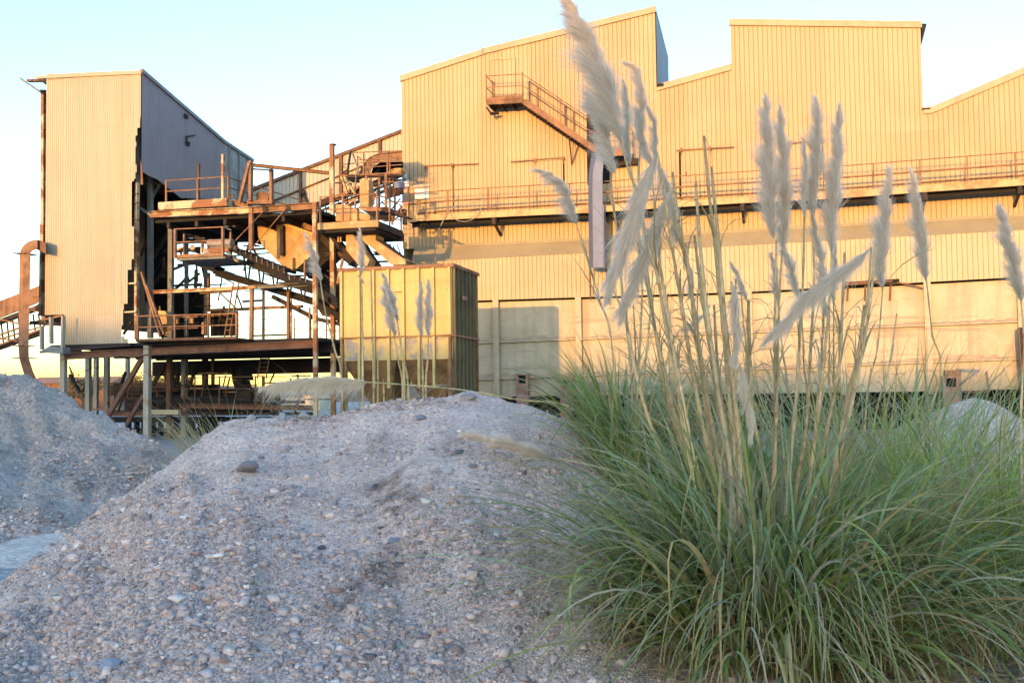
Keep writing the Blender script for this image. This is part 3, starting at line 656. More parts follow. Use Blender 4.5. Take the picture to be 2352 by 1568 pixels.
fb(tw, 'corner_post', 'paintrust', ZA(1078, 1040), ZD(902, 0), 6, TT+.25, .2); fb(tw, 'corner_post', 'paintrust', ZD(902, 0), ZD(903, 755), 6.5, TT+.25, .2)
fb(tw, 'corner_post', 'rustor', ZA(1100, 855), ZA(1108, 1055), 5, TT+.5, .2); fb(tw, 'corner_post', 'grey', ZA(1086, 620), ZA(1082, 1050), 5, TT+.35, .2)
fb(tw, 'bracket', 'rust', ZA(220, 243), ZA(362, 240), 6, TT, .2); fb(tw, 'bracket', 'grey', ZA(160, 225), ZA(325, 338), 4, TT+.1, .12); fb(tw, 'bracket', 'rustdk', ZA(322, 322), ZA(364, 322), 4, TT+.2, .2)
for y in (1130, 1200, 1330): fb(tw, 'sheeting_rail', 'rust', ZA(1035, y), ZA(1086, y-4), 2.5, TT+.2, .1)
for y in (390, 577): fb(tw, 'sheeting_rail', 'paintrust', ZD(806, y), ZD(905, y-6), 4, TT+.05, .15)
fb(tw, 'sheeting_rail', 'rust', ZD(815, 720), ZD(868, 640), 4, TT+.4, .12)
slab(tw, 'inner_sheet', 'rustor', [ZB(270, 335), ZB(288, 440), ZB(290, 575), ZB(272, 575)], TT+.2, .03)
slab(tw, 'inner_sheet', 'bin', [ZB(300, 465), ZB(345, 490), ZB(440, 560), ZB(400, 640), ZB(300, 590)], TT+5, .05)
for q in (ZA(1455, 522), ZA(1470, 735)):
    p = PS(*q, ST+.02); r_ = .1; MB().box(loc(p)[0], loc(p)[0]+.05, loc(p)[1]-.12, loc(p)[1]+.12, p[2]-.09, p[2]+.09).build('vent', 'dark', tw)
p = loc(PS(*ZA(1485, 705), ST+.05)); m = MB(); m.bar(L(p[0], p[1]-.25, p[2]-.2), L(p[0], p[1]-.2, p[2]+.12), .05, .05, side=D3); m.bar(L(p[0], p[1]-.25, p[2]+.08), L(p[0], p[1]+.45, p[2]+.3), .05, .05, side=D3); m.build('lamp_bracket', 'dark', tw)
# small balcony frame at the foot of the tower
for q, b in ((ZR(438, 1060), ZR(440, 1300)), (ZR(535, 960), ZR(538, 1240)), (ZR(662, 950), ZR(655, 1280))): fb(tw, 'balcony_post', 'pale', q, b, 5.5, TT-.9, .18)
slab(tw, 'balcony_floor', 'grey', [ZR(430, 1332), ZR(430, 1312), ZR(520, 1262), ZR(655, 1285), ZR(655, 1345)], TT-.9, 1.2)
fb(tw, 'balcony_beam', 'rustdk', ZR(335, 1020), ZR(655, 1040), 9, TT-.3, .3); fb(tw, 'balcony_beam', 'rustor', ZR(330, 1025), ZR(660, 945), 5, TT-.2, .2)
# ------------------------------------------------------------------ lower deck on legs
pf = thing('steel_platform', L(-12, 40, 0), 'heavy rusted steel deck on tall legs carrying the tower and machinery', 'platform')
TP = 37.6
fb(pf, 'front_beam', 'rust', (152, 817), (724, 790), 19, TP, .28, shape='ibeam')
zdk = (lt(322, 793, TP)[2]+lt(720, 779, TP)[2])/2; sd0 = lt(104, 800, TP)[0]; sd1 = lt(729, 785, TP)[0]
MB().box(sd0, sd1, TP+.3, 45.0, zdk-.02, zdk+.1).build('deck', 'dark', pf)
m = MB()
for t_ in np.arange(TP+1.5, 45, 1.6): m.box(sd0+1, sd1, t_, t_+.12, zdk-.38, zdk-.03)
m.build('joists', 'rustdk', pf)
MB().box(sd0+.3, sd1, 44.7, 45, zdk-1.05, zdk-.39).build('rear_beam', 'rustdk', pf)
fb(pf, 'deck_edge', 'rust', ZE(200, 650), ZE(1045, 627), 6.5, TP-.35, .12); fb(pf, 'deck_edge', 'rustdk', ZD(272, 838), ZD(870, 790), 6, TP-.02, .2)
slab(pf, 'deck_plate', 'dark', [ZE(200, 652), ZE(1045, 628), ZE(1140, 640), ZE(1140, 646), ZE(200, 668)], TP-.2, .6)
for q, w_, t_, mt in ((ZQ(1455, 150), 15, TP+.05, 'pale'), (ZQ(205, 105), 14, TP+.2, 'pale'), (ZQ(575, 270), 12, 41, 'pale'), (ZQ(690, 400), 10, 42.5, 'pale'), (ZQ(850, 330), 12, 43, 'pale'),
                      (ZQ(1160, 400), 9, 44.8, 'pale'), (ZQ(1785, 240), 12, 41, 'rust'), (ZQ(2010, 290), 13, 43, 'pale'), (ZE(840, 870), 7, 44.6, 'rustor'), (ZE(775, 830), 12, 44, 'rustdk'), (ZC(505, 752), 10, TP-.25, 'paintrust')):
    post(pf, 'leg', mt, q, w_, t_, ztop=None if q == ZC(505, 752) else zdk-.03)
for a, b, w_, t_ in ((ZQ(1395, 165), ZQ(865, 1065), 11, TP+.35), (ZQ(1400, 745), ZQ(1150, 1180), 9, TP+.7), (ZQ(1710, 310), ZQ(1535, 600), 8, 41.2), (ZQ(295, 440), ZQ(445, 700), 7, 41), (ZQ(1130, 400), ZQ(990, 790), 6, 44), (ZQ(1960, 310), ZQ(1870, 600), 8, 43.2), (ZQ(290, 320), ZQ(420, 660), 3, 40), (ZE(700, 870), ZE(640, 1050), 7, 43), (ZQ(540, 580), ZQ(480, 700), 5, 42), (ZF(250, 1000), ZF(205, 1100), 5, 41)):
    fb(pf, 'brace', 'rust' if w_ > 8 else 'rustdk', a, b, w_, t_)
cab = [ZQ(150, 230), ZQ(300, 195), ZQ(700, 170), ZQ(1000, 152), ZQ(1210, 172), ZQ(1330, 165), ZQ(1460, 132)]
MB().tube(smooth([PT(*q, TP-.03) for q in cab], 5), .018, 5).build('cable', 'rustor', pf)
for pts in ([ZQ(690, 190), ZQ(650, 260), ZQ(680, 350), ZQ(790, 300)], [ZQ(300, 370), ZQ(420, 395), ZQ(560, 370), ZQ(640, 320)]): MB().tube(smooth([PT(*q, 41) for q in pts], 5), .012, 5).build('cable', 'rustdk', pf)
# under-deck level: low conveyor with walkway
lc = thing('low_conveyor', L(-9, 41, 0), 'low rusted conveyor with handrail running under the steel deck', 'conveyor')
fb(lc, 'side_beam', 'rust', ZQ(930, 1025), ZE(640, 1260), 12, 40.2, .3, shape='ibeam'); fb(lc, 'side_beam', 'rust', ZE(560, 1195), ZE(1690, 1215), 13, 39.8, .3, shape='ibeam'); fb(lc, 'side_beam', 'rustdk', ZE(300, 1265), ZE(1690, 1262), 8, 40.8, .3)
fb(lc, 'side_beam', 'paintrust', ZE(318, 1248), ZE(560, 1250), 12, 39.4, .2)
slab(lc, 'side_panel', 'rust', [ZQ(900, 600), ZQ(1080, 575), ZQ(1900, 560), ZQ(1900, 690), ZQ(1200, 700), ZQ(900, 760)], 43.5, .05)
slab(lc, 'shade_backing', 'rustdk', [ZE(60, 1100), ZE(1190, 1108), ZE(1190, 1250), ZE(60, 1250)], 43.9, .06)  # dark sheet put in as the shade behind the low conveyor
fb(lc, 'belt', 'rubber', ZE(180, 1160), ZE(1560, 1165), 7, 41.2, 1.2)
m = MB()
for x in np.arange(190, 1150, 34):
    h = 22+12*math.sin(x*.031)+8*math.sin(x*.11)
    m.prism([PT(*ZE(x, 1160), 41.3), PT(*ZE(x+40, 1160), 41.3), PT(*ZE(x+32, 1160-h), 41.5), PT(*ZE(x+10, 1158-h), 41.5)], N3*.7)
m.build('ore_load', 'coal', lc)
for y0, y1 in ((965, 950), (1058, 1052)): fb(lc, 'handrail', 'rust', ZE(600, y0), ZE(1265, y1), 2.2, 39.6, .05)
for y in (635, 662): fb(lc, 'handrail', 'rust', ZQ(890, y), ZQ(1980, y-5), 1.8, 42.5, .05)
for y in (795, 830, 885): fb(lc, 'handrail', 'rust', ZQ(880, y), ZQ(1400, y-3), 1.6, 41.5, .05)
for x in (600, 690, 895, 1195, 1262): fb(lc, 'post', 'rust', ZE(x, 950), ZE(x, 1195), 2.4 if x != 1262 else 7, 39.6, .06)
for x in (1070, 1230, 1600): fb(lc, 'post', 'rust', ZQ(x, 600), ZQ(x, 980), 2.2, 42, .06)
fb(lc, 'idler', 'pink', ZQ(610, 960), ZQ(1030, 948), 4, 41.5, .15); slab(lc, 'guard_plate', 'grey', [ZQ(1000, 850), ZQ(1110, 850), ZQ(1110, 975), ZQ(960, 975)], 41.6, .3)
slab(lc, 'drive_box', 'rustdk', [ZE(1045, 1090), ZE(1150, 1055), ZE(1160, 1150), ZE(1045, 1150)], 41.4, .5)
fb(lc, 'grey_belt', 'coal', ZE(1200, 1150), ZE(1560, 1165), 6, 41.0, .5)
hp = thing('feed_hopper', PT(*ZE(1040, 1130), 43), 'small dark hopper hanging below the steel deck above the low conveyor', 'hopper')
slab(hp, 'body', 'dark', [ZE(985, 855), ZE(1058, 855), ZE(1092, 982), ZE(1000, 982)], 42.6, 1.0); slab(hp, 'throat', 'dark', [ZE(998, 983), ZE(1075, 983), ZE(1120, 1130), ZE(1050, 1130)], 42.7, .8); slab(hp, 'flange', 'rustdk', [ZE(970, 905), ZE(1005, 870), ZE(1005, 950)], 42.5, .2)
# undercroft clutter: cross ties and dark sheets standing in for shade, with light showing between
uc = thing('trestle', L(-8, 45, 0), 'dark low steel trestle of cross ties under the conveyor with light showing between', 'trestle')
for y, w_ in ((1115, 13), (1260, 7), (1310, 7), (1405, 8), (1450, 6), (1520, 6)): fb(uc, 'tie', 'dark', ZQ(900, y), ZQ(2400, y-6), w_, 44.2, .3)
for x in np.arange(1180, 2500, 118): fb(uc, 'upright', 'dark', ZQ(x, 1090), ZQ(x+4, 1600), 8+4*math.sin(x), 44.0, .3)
slab(uc, 'shade_screen', 'dark', [ZQ(900, 1070), ZQ(2600, 1060), ZQ(2600, 1130), ZQ(900, 1150)], 43.8, .1)
slab(uc, 'shade_screen', 'dark', [ZE(600, 1290), ZE(1720, 1285), ZE(1720, 1345), ZE(600, 1345)], 43.7, .1)
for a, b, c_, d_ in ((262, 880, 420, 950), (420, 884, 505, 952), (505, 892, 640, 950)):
    slab(uc, 'shade_screen', 'dark', [(a, b), (c_, b-2), (c_, d_), (a, d_)], 44.6+.1*(a % 3), .05)  # dark sheets added to hide the bright horizon under the deck
lad = thing('ladder', PT(*ZE(1240, 1050), 40), 'thin steel ladder hanging under the deck edge by the fallen plume', 'ladder', 'ladders on the steelwork')
for a, b in (((1240, 795), (1210, 975)), ((1312, 795), (1285, 975))): fb(lad, 'rail', 'rust', ZE(*a), ZE(*b), 1.8, 39.2, .05)
for k in range(5): fb(lad, 'rung', 'rust', ZE(1238-30*k/5, 805+34*k), ZE(1310-30*k/5, 803+34*k), 1.6, 39.22, .04)
# ------------------------------------------------------------------ open frame on the deck
fr = thing('open_steelwork', L(-11, 41, zdk), 'open rust frame of columns, shade-dark backing sheets and ladders standing on the deck beside the tower', 'frame')
for a, b, w_, t_, mt in ((ZB(366, 490), ZE(317, 632), 12, 39.6, 'grey'), (ZB(566, 940), ZE(487, 632), 12, 40.2, 'grey'), (ZB(715, 1120), ZE(617, 620), 8, 42, 'grey'), (ZE(780, 30), ZE(778, 612), 7.5, 43.4, 'grey'), (ZE(806, 85), ZE(806, 390), 6, 43.2, 'rustor'),
                         (ZE(700, 60), ZE(695, 215), 7, 44, 'grey'), (ZE(1165, 215), ZE(1162, 650), 9, 38.1, 'rustor'), (ZE(1263, 225), ZE(1262, 640), 5.5, 39, 'rustor'), (ZE(1470, 220), ZE(1470, 640), 6, 39.2, 'rustor'), (ZE(1492, 240), ZE(1490, 640), 5, 41, 'paintrust'), (ZE(1650, 375), ZE(1650, 640), 4, 40, 'rustor'), (ZB(1340, 800), ZB(1340, 1212), 10, TP+.1, 'rustor')):
    fb(fr, 'column', mt, a, b, w_, t_)
fb(fr, 'beam', 'paintrust', ZE(310, 250), ZE(1200, 208), 9, 38.5, .2, shape='ibeam'); fb(fr, 'beam', 'grey', ZE(1180, 208), ZE(1715, 180), 9, 38.55, .25, shape='ibeam'); fb(fr, 'beam', 'rustor', ZE(1180, 382), ZE(1465, 372), 7, 40.5, .2); fb(fr, 'beam', 'rustdk', ZE(800, 400), ZE(1200, 385), 7, 42, .2); fb(fr, 'beam', 'rustor', ZE(1480, 372), ZE(1590, 366), 7, 40.2, .2); fb(fr, 'beam', 'rustdk', ZE(1180, 612), ZE(1480, 602), 4, 40, .15)
for a, b, w_, t_ in ((ZN(370, 820), ZN(60, 1310), 8, 41), (ZE(460, 30), ZE(330, 200), 8, 41), (ZN(200, 520), ZN(1260, 1020), 11, 41.8), (ZN(1440, 440), ZN(2080, 740), 13, 42.2), (ZN(30, 420), ZN(10, 640), 6, 41), (ZA(1100, 1240), ZA(1190, 1300), 6, 39), (ZA(1170, 1200), ZA(1260, 1050), 5, 40), (ZE(880, 235), ZE(1030, 380), 3.5, 42), (ZE(620, 130), ZE(520, 230), 6, 43), (ZE(730, 90), ZE(600, 190), 5, 43.5), (ZN(480, 1560), ZN(760, 1440), 6, 43)):
    fb(fr, 'brace', 'rustdk' if w_ > 7 else 'grey', a, b, w_, t_)
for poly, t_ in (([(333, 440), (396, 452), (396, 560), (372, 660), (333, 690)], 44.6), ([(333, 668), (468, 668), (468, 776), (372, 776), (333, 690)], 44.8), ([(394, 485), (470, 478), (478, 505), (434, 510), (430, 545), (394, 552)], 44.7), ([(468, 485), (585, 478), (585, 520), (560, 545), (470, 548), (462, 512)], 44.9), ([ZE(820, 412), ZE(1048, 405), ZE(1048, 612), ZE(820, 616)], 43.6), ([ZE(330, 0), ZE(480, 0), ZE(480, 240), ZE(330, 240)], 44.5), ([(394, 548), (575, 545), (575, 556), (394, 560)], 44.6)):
    slab(fr, 'shade_backing', 'dark', poly, t_, .06)  # dark sheets painted as the shaded depth inside the frame
base = [PT(*ZE(210, 638), TP-.3), PT(*ZE(520, 632), TP-.3), PT(*ZE(800, 626), TP-.3), PT(*ZE(1036, 620), TP-.3)]
rails(fr, 'rustor', base, (.88, .45), .025, pw=.06)
base = [PT(*ZE(1520, 640), 43.5), PT(*ZE(1660, 636), 43.5), PT(*ZE(1790, 650), 43.5), PT(*ZE(1900, 660), 43.5)]
rails(fr, 'rustor', base, (.9, .45), .02, pw=.05)
rails(fr, 'rust', [PT(*ZE(1050, 620), 39.5), PT(*ZE(1150, 640), 41), PT(*ZE(1460, 660), 44.5)], (.9, .45), .015, pw=.04)
for x in (320, 620): fb(fr, 'bar', 'rustor', ZE(x, 462), ZE(718, 452), 2.4, 40, .08); fb(fr, 'bar', 'rustor', ZE(320, 562), ZE(716, 546), 2.4, 40.1, .08)
mc = thing('machine', PT(*ZE(420, 530), 39.2), 'small yellow lit pump set standing behind the deck handrail beside the leaning ladder', 'machine')
slab(mc, 'body', 'hopper', [ZE(388, 440), ZE(455, 435), ZE(455, 515), ZE(392, 520)], 39.2, .5); slab(mc, 'cover', 'bin', [ZE(380, 400), ZE(440, 405), ZE(452, 434), ZE(378, 438)], 39.3, .4); fb(mc, 'shaft', 'rustor', ZE(396, 365), ZE(398, 402), 3, 39.4)
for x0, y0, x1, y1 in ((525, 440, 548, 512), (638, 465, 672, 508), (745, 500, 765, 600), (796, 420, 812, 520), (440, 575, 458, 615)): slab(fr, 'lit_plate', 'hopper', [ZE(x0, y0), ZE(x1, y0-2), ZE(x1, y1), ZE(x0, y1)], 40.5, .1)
lad = thing('ladder', PT(*ZE(400, 620), 38.2), 'heavy rust ladder leaning against the tower corner column', 'ladder', 'ladders on the steelwork')
for a, b in (((243, 78), (402, 622)), ((285, 190), (432, 600))): fb(lad, 'rail', 'rustor', ZE(*a), ZE(*b), 5, 38.25, .12)
for k in range(9): fb(lad, 'rung', 'rust', ZE(250+17*k, 105+56*k), ZE(285+15*k, 195+44*k), 2, 38.35, .05)
lad = thing('ladder', PT(*ZE(960, 610), 38.1), 'slim ladder with sloping rails standing in front of the lit mid beam', 'ladder', 'ladders on the steelwork')
for a, b in (((1012, 165), (938, 610)), ((1058, 165), (978, 610))): fb(lad, 'rail', 'rustor', ZE(*a), ZE(*b), 2.6, 38.1, .06)
for k in range(9): fb(lad, 'rung', 'rustor', ZE(1010-8.2*k, 180+48*k), ZE(1056-8.9*k, 182+48*k), 1.8, 38.12, .05)
cl = np.random.default_rng(12)
for k in range(62):
    x = cl.uniform(345, 590); y = cl.uniform(500, 760); hz_ = cl.random() < .5
    if 478 < x < 720 and 600 < y < 715 and k % 3: continue
    d_ = cl.uniform(25, 75); a = (x, y); b = (x+d_, y-d_*.06) if hz_ else (x+cl.uniform(-25, 25), y+d_)
    fb(fr, 'strut' if not hz_ else 'cross_tie', ('dark', 'rustdk', 'rust', 'nearblack')[k % 4], a, b, cl.uniform(2, 5.5), cl.uniform(42, 44.4))
for k in range(44):
    x = cl.uniform(480, 720); y = cl.uniform(520, 640); d_ = cl.uniform(20, 60)
    fb(fr, 'strut', ('dark', 'rustdk', 'nearblack')[k % 3], (x, y), (x+d_, y+d_*cl.uniform(-.1, .6)), cl.uniform(2, 5), cl.uniform(42, 44.4))
for k in range(64):
    x = cl.uniform(260, 700); y = cl.uniform(850, 940); hz_ = cl.random() < .55; d_ = cl.uniform(20, 80)
    fb(lc, 'tie_bar' if hz_ else 'upright', ('rustdk', 'rust', 'dark', 'paintrust')[k % 4], (x, y), (x+d_, y) if hz_ else (x+cl.uniform(-14, 14), min(950, y+d_)), cl.uniform(1.6, 4.5), cl.uniform(41, 43.6))
# upper gantry
gt = thing('upper_gantry', L(-9, 39, zdk+4), 'upper rust gantry with patched beam, handrails and an A frame above the machinery', 'gantry')
fb(gt, 'main_beam', 'paintrust', ZB(375, 868), ZB(1352, 826), 16.5, TP, .3, shape='ibeam'); fb(gt, 'main_beam', 'rustor', ZB(1350, 826), ZC(525, 782), 17, TP+.03, .3, shape='ibeam')
a_ = lt(*ZB(440, 770), 38.0); b_ = lt(*ZB(1100, 730), 38.0)
MB().box(a_[0], b_[0], 38.0, 39.5, b_[2]-.2, b_[2]+.1).build('deck', 'paintrust', gt); MB().box(a_[0], b_[0], 38.1, 39.4, b_[2]-.35, b_[2]-.204).build('underside', 'dark', gt)
slab(gt, 'side_plate', 'rustor', [ZB(1100, 700), ZB(1310, 768), ZB(1300, 800), ZB(1250, 790), ZB(1100, 760)], 38.6, .1)
zt_ = b_[2]+.1
r0 = L(lt(*ZB(512, 700), 38)[0], 38.04, zt_); r1 = L(lt(*ZB(815, 700), 38)[0], 38.04, zt_); r2 = L(lt(*ZB(1110, 700), 38)[0], 38.04, zt_); r3 = L(loc(r2)[0], 39.4, zt_)
hr = rails(gt, 'rustor', [r0, r1, r2], (.85, .42), .025, pw=.06)
for y0, y1, y2 in ((505, 572, 745), (600, 660, 830)):
    MB().tube([PT(*ZB(1110, y0), 38.04), PT(*ZB(1310, y1), 40.5), PT(*ZC(430, y2), 44)], .025, 5).build('rail', 'rustor', hr)
fb(gt, 'stub_post', 'paintrust', ZB(1068, 285), ZB(1068, 785), 6, 38.0, .15); fb(gt, 'stub_post', 'rust', ZB(832, 375), ZB(830, 705), 5, 40.5, .12)
fb(gt, 'frame_post', 'rustor', ZB(1336, 350), ZB(1334, 735), 7, 38.6, .2); fb(gt, 'frame_strut', 'rustor', ZB(1325, 362), ZB(1224, 765), 7, 38.5, .18); fb(gt, 'frame_beam', 'rustor', ZB(1342, 386), ZC(650, 465), 7.5, 38.7, .2, 40.1, shape='ibeam')
fb(gt, 'frame_post', 'rustor', ZC(86, 428), ZC(86, 742), 7, 39.2, .2); fb(gt, 'frame_beam', 'rust', ZB(1350, 425), ZB(1535, 436), 3, 38.9, .15); fb(gt, 'base_beam', 'rustor', ZB(1312, 748), ZC(110, 748), 10, 38.8, .3)
mo = thing('motor', PT(600, 457, 39.3), 'small dark drive motor on the gantry top between the frame posts', 'motor')
slab(mo, 'body', 'rustdk', [ZB(1392, 655), ZB(1480, 655), ZB(1480, 712), ZB(1392, 712)], 39.3, .4)
for x in (1420, 1470): MB().tube([PT(*ZB(x, 682), 39.25), PT(*ZB(x, 682), 39.7)], .16, 10).build('end_cap', 'rustor', mo)
slab(mo, 'bed', 'rustor', [ZB(1380, 712), ZB(1500, 712), ZB(1500, 730), ZB(1380, 730)], 39.2, .5)
for k, x in enumerate((1130, 1160)):
    for y in (672, 684, 696): fb(gt, 'spring', 'rustor', ZB(x-8, y), ZB(x+10, y+2), 1.8, 39.2, .1)
for a, b in ((ZB(1188, 1115), ZB(1462, 830)), (ZB(1335, 1205), ZB(1685, 795))): fb(gt, 'tie_rod', 'rustor', a, b, 1.6, TP-.1, .04)
slab(gt, 'gusset', 'rustdk', [ZC(0, 780), ZC(22, 775), ZC(45, 840), ZC(0, 845)], TP-.02, .02); slab(gt, 'gusset', 'rustdk', [ZC(232, 765), ZC(268, 830), ZC(205, 832)], TP-.02, .02)
ms = thing('mast', PT(761, 950, 40), 'tall square pale rust mast rising above the gantry beside the bin', 'mast')
post(ms, 'shaft', 'paintrust', ZC(670, 190), 10.5, 40.0); MB().box(*[lt(*ZC(648, 190), 40)[0], lt(*ZC(693, 190), 40)[0]], 39.97, 40.25, lt(*ZC(670, 190), 40)[2]-.0, lt(*ZC(670, 187), 40)[2]+.03).build('cap', 'rust', ms)
fb(ms, 'brace', 'grey', ZC(690, 1280), ZC(735, 1520), 5, 40.3); fb(ms, 'brace', 'paintrust', ZC(775, 1290), ZC(725, 1530), 6, 40.2)
# caged platform with the conveyor head drum
cg = thing('caged_platform', PT(*ZN(1000, 1280), 36.9), 'small orange railed platform holding a conveyor drum below the gantry', 'platform')
z_ = lt(*ZN(1000, 1262), 36.8)[2]; sa = lt(*ZN(520, 1280), 36.8)[0]; sb = lt(*ZN(1540, 1240), 36.8)[0]
fb(cg, 'toe_beam', 'rustor', ZN(520, 1285), ZN(1545, 1240), 8, 36.8, .12); MB().box(sa, sb, 36.93, 39.2, z_-.14, z_-.04).build('floor', 'grey', cg)
fb(cg, 'toe_beam', 'rustdk', ZN(1545, 1245), ZN(1700, 1300), 7, 36.9, .2); fb(cg, 'toe_beam', 'hopper', ZN(1700, 1265), ZN(1850, 1395), 5, 37.4, .2)
for x, y0, y1, w_ in ((530, 712, 1320, 5.2), (1525, 660, 1280, 5.2)): fb(cg, 'post', 'rustor', ZN(x, y0), ZN(x, y1), w_, 36.75, .12)
for x, y0, y1, w_ in ((718, 820, 1245, 4), (1690, 775, 1262, 4.2)): fb(cg, 'post', 'rustor', ZN(x, y0), ZN(x, y1), w_, 38, .1)
for y0, y1, x1 in ((716, 668, 1540), (992, 945, 1520)): fb(cg, 'rail', 'rustor', ZN(515, y0), ZN(x1, y1), 2.6, 36.78, .06)
fb(cg, 'rail', 'grey', ZN(1540, 668), ZN(1700, 735), 2, 37, .05); fb(cg, 'rail', 'grey', ZN(1560, 660), ZN(1790, 655), 1.8, 38.5, .05)
MB().tube([PT(*ZN(1235, 1035), 38), PT(*ZN(1725, 1020), 38)], .20, 20).build('drum', 'drum', cg)
slab(cg, 'drum_frame', 'paintrust', [ZN(1110, 1120), ZN(1640, 1100), ZN(1640, 1190), ZN(1110, 1210)], 37.75, .12); fb(cg, 'drum_bracket', 'paintrust', ZN(1100, 1005), ZN(1085, 1210), 5, 37.8, .12); fb(cg, 'drum_bracket', 'hopper', ZN(1205, 1040), ZN(1205, 1120), 3.5, 37.7, .1)
slab(cg, 'guard', 'hopper', [ZN(590, 1085), ZN(715, 1080), ZN(560, 1170)], 38, .3); slab(cg, 'guard', 'rustdk', [ZN(850, 1090), ZN(1025, 1075), ZN(970, 1215), ZN(850, 1190)], 38.2, .3)
MB().tube([PT(*ZN(885, 1095), 37.7), PT(*ZN(885, 1095), 38.1)], .1, 10).build('bearing', 'hopper', cg)
MB().tube([PT(*ZN(1800, 1105), 37.8), PT(*ZN(1800, 1105), 38.4)], .1, 10).build('bearing', 'rust', cg)
# inclined conveyor
ic = thing('inclined_conveyor', L(-8, 39, zdk), 'dark inclined belt conveyor on rollers dropping right below the tall hopper', 'conveyor')
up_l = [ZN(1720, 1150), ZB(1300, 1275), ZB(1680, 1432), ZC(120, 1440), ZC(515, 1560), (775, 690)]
for a, b in zip(up_l, up_l[1:]): fb(ic, 'stringer', 'nearblack', a, b, 8, 38.0, .15)
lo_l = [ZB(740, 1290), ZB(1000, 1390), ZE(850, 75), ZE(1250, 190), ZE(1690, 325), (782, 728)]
for a, b in zip(lo_l, lo_l[1:]): fb(ic, 'stringer', 'nearblack', a, b, 12, 39.6, .2)
for a, b in zip([ZE(1340, 285), ZE(1700, 470)], [ZE(1700, 470), (786, 745)]): fb(ic, 'stringer', 'rustdk', a, b, 10, 40.2, .2)
m = MB()
for a, b in zip(up_l, up_l[1:]): m.hexa([PT(a[0], a[1]-3, 38.2), PT(b[0], b[1]-3, 38.2), PT(b[0], b[1]-3, 39.4), PT(a[0], a[1]-3, 39.4)], [PT(a[0], a[1]-1, 38.2), PT(b[0], b[1]-1, 38.2), PT(b[0], b[1]-1, 39.4), PT(a[0], a[1]-1, 39.4)])
m.build('belt', 'rubber', ic)
for k in range(15):
    f_ = (k+.5)/15; x = 540+(728-540)*f_; y = float(np.interp(x, [p[0] for p in up_l], [p[1] for p in up_l]))
    a = PT(x, y-5, 38.1); MB().tube([a, a+N3*1.2], .075, 8).build('roller', 'rubber', ic)
    fb(ic, 'roller_bracket', 'rust' if k % 3 else 'grey', (x+6, y-9), (x+6, y+5), 2.2, 38.0, .06)
for k in range(11):
    x = 560+k*16; y = float(np.interp(x, [p[0] for p in up_l], [p[1] for p in up_l])); y2 = float(np.interp(x, [p[0] for p in lo_l], [p[1] for p in lo_l]))
    fb(ic, 'lattice', 'rustdk', (x, y+2), (x-6 if k % 2 else x+6, y2), 3, 39.2, .08)
    if k % 2 == 0: slab(ic, 'idler_plate', 'hopper', [(x-4, y+11+k*.3), (x+6, y+14+k*.3), (x+5, y+17+k*.3), (x-5, y+14+k*.3)], 39.0, .1)
slab(ic, 'return_belt', 'rubber', [(x, y+3) for x, y in up_l[1:]]+[(x, y+19) for x, y in up_l[1:][::-1]], 38.6, .9)
slab(ic, 'side_plate', 'dark', [(x, y-6) for x, y in lo_l]+[(x, y+10) for x, y in lo_l[::-1]], 40.0, .8)
slab(ic, 'shade_backing', 'dark', [(728, 612), (784, 616), (786, 748), (734, 700)], 42.5, .1)  # dark sheet filling in the shade behind the conveyor's lower end
slab(ic, 'skirt', 'rustdk', [(722, 668), (782, 690), (786, 735), (740, 725), (724, 700)], 40.6, .3)
zc_ = lt(*ZB(800, 880), TP)[2]
MB().box(lt(*ZB(350, 880), TP)[0], lt(*ZC(522, 800), TP)[0], TP+.45, 43.6, zc_-.1, zc_+.02).build('shade_ceiling', 'dark', gt)  # dark plate added to fill the space under the gantry with shade
for q in np.linspace(.08, .95, 6):
    s_ = lt(*ZB(350, 880), TP)[0]*(1-q)+lt(*ZC(522, 800), TP)[0]*q; MB().box(s_-.06, s_+.06, TP+.45, 43.6, zc_-.32, zc_-.104).build('joist', 'rustdk', gt)
# tall hopper
th = thing('ore_hopper', PT(660, 617, 40.4), 'tall lit rust steel hopper with V shaped outlet hanging over the conveyor', 'hopper')
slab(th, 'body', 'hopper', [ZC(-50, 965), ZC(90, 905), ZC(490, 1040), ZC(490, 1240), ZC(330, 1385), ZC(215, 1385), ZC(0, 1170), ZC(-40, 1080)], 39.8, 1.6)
fb(th, 'rim', 'bin', ZC(200, 952), ZC(485, 1050), 6, 39.65, .12); slab(th, 'chute_plate', 'rustor', [ZC(95, 898), ZC(250, 870), ZC(500, 985), ZC(500, 1030), ZC(200, 945)], 39.5, .1); fb(th, 'rib', 'rustdk', ZC(193, 965), ZC(195, 1260), 8.5, 39.6, .18)
fb(th, 'outlet', 'hopper', ZC(285, 1280), ZC(285, 1400), 9, 39.55, .2); fb(th, 'outlet_frame', 'rustor', ZC(410, 1300), ZC(408, 1500), 4, 39.4, .1)
fb(th, 'rim', 'hopper', ZB(1230, 875), ZB(1450, 905), 6, 39.0, .3)
slab(th, 'apron', 'dark', [ZC(-120, 855), ZC(90, 850), ZC(100, 905), ZC(-60, 962), ZC(-120, 960)], 41, .2)
slab(th, 'rear_body', 'rustdk', [ZC(530, 1140), ZC(600, 1130), ZC(690, 1180), ZC(690, 1250), ZC(540, 1390), ZC(440, 1480), ZC(400, 1400)], 42, 1.0)
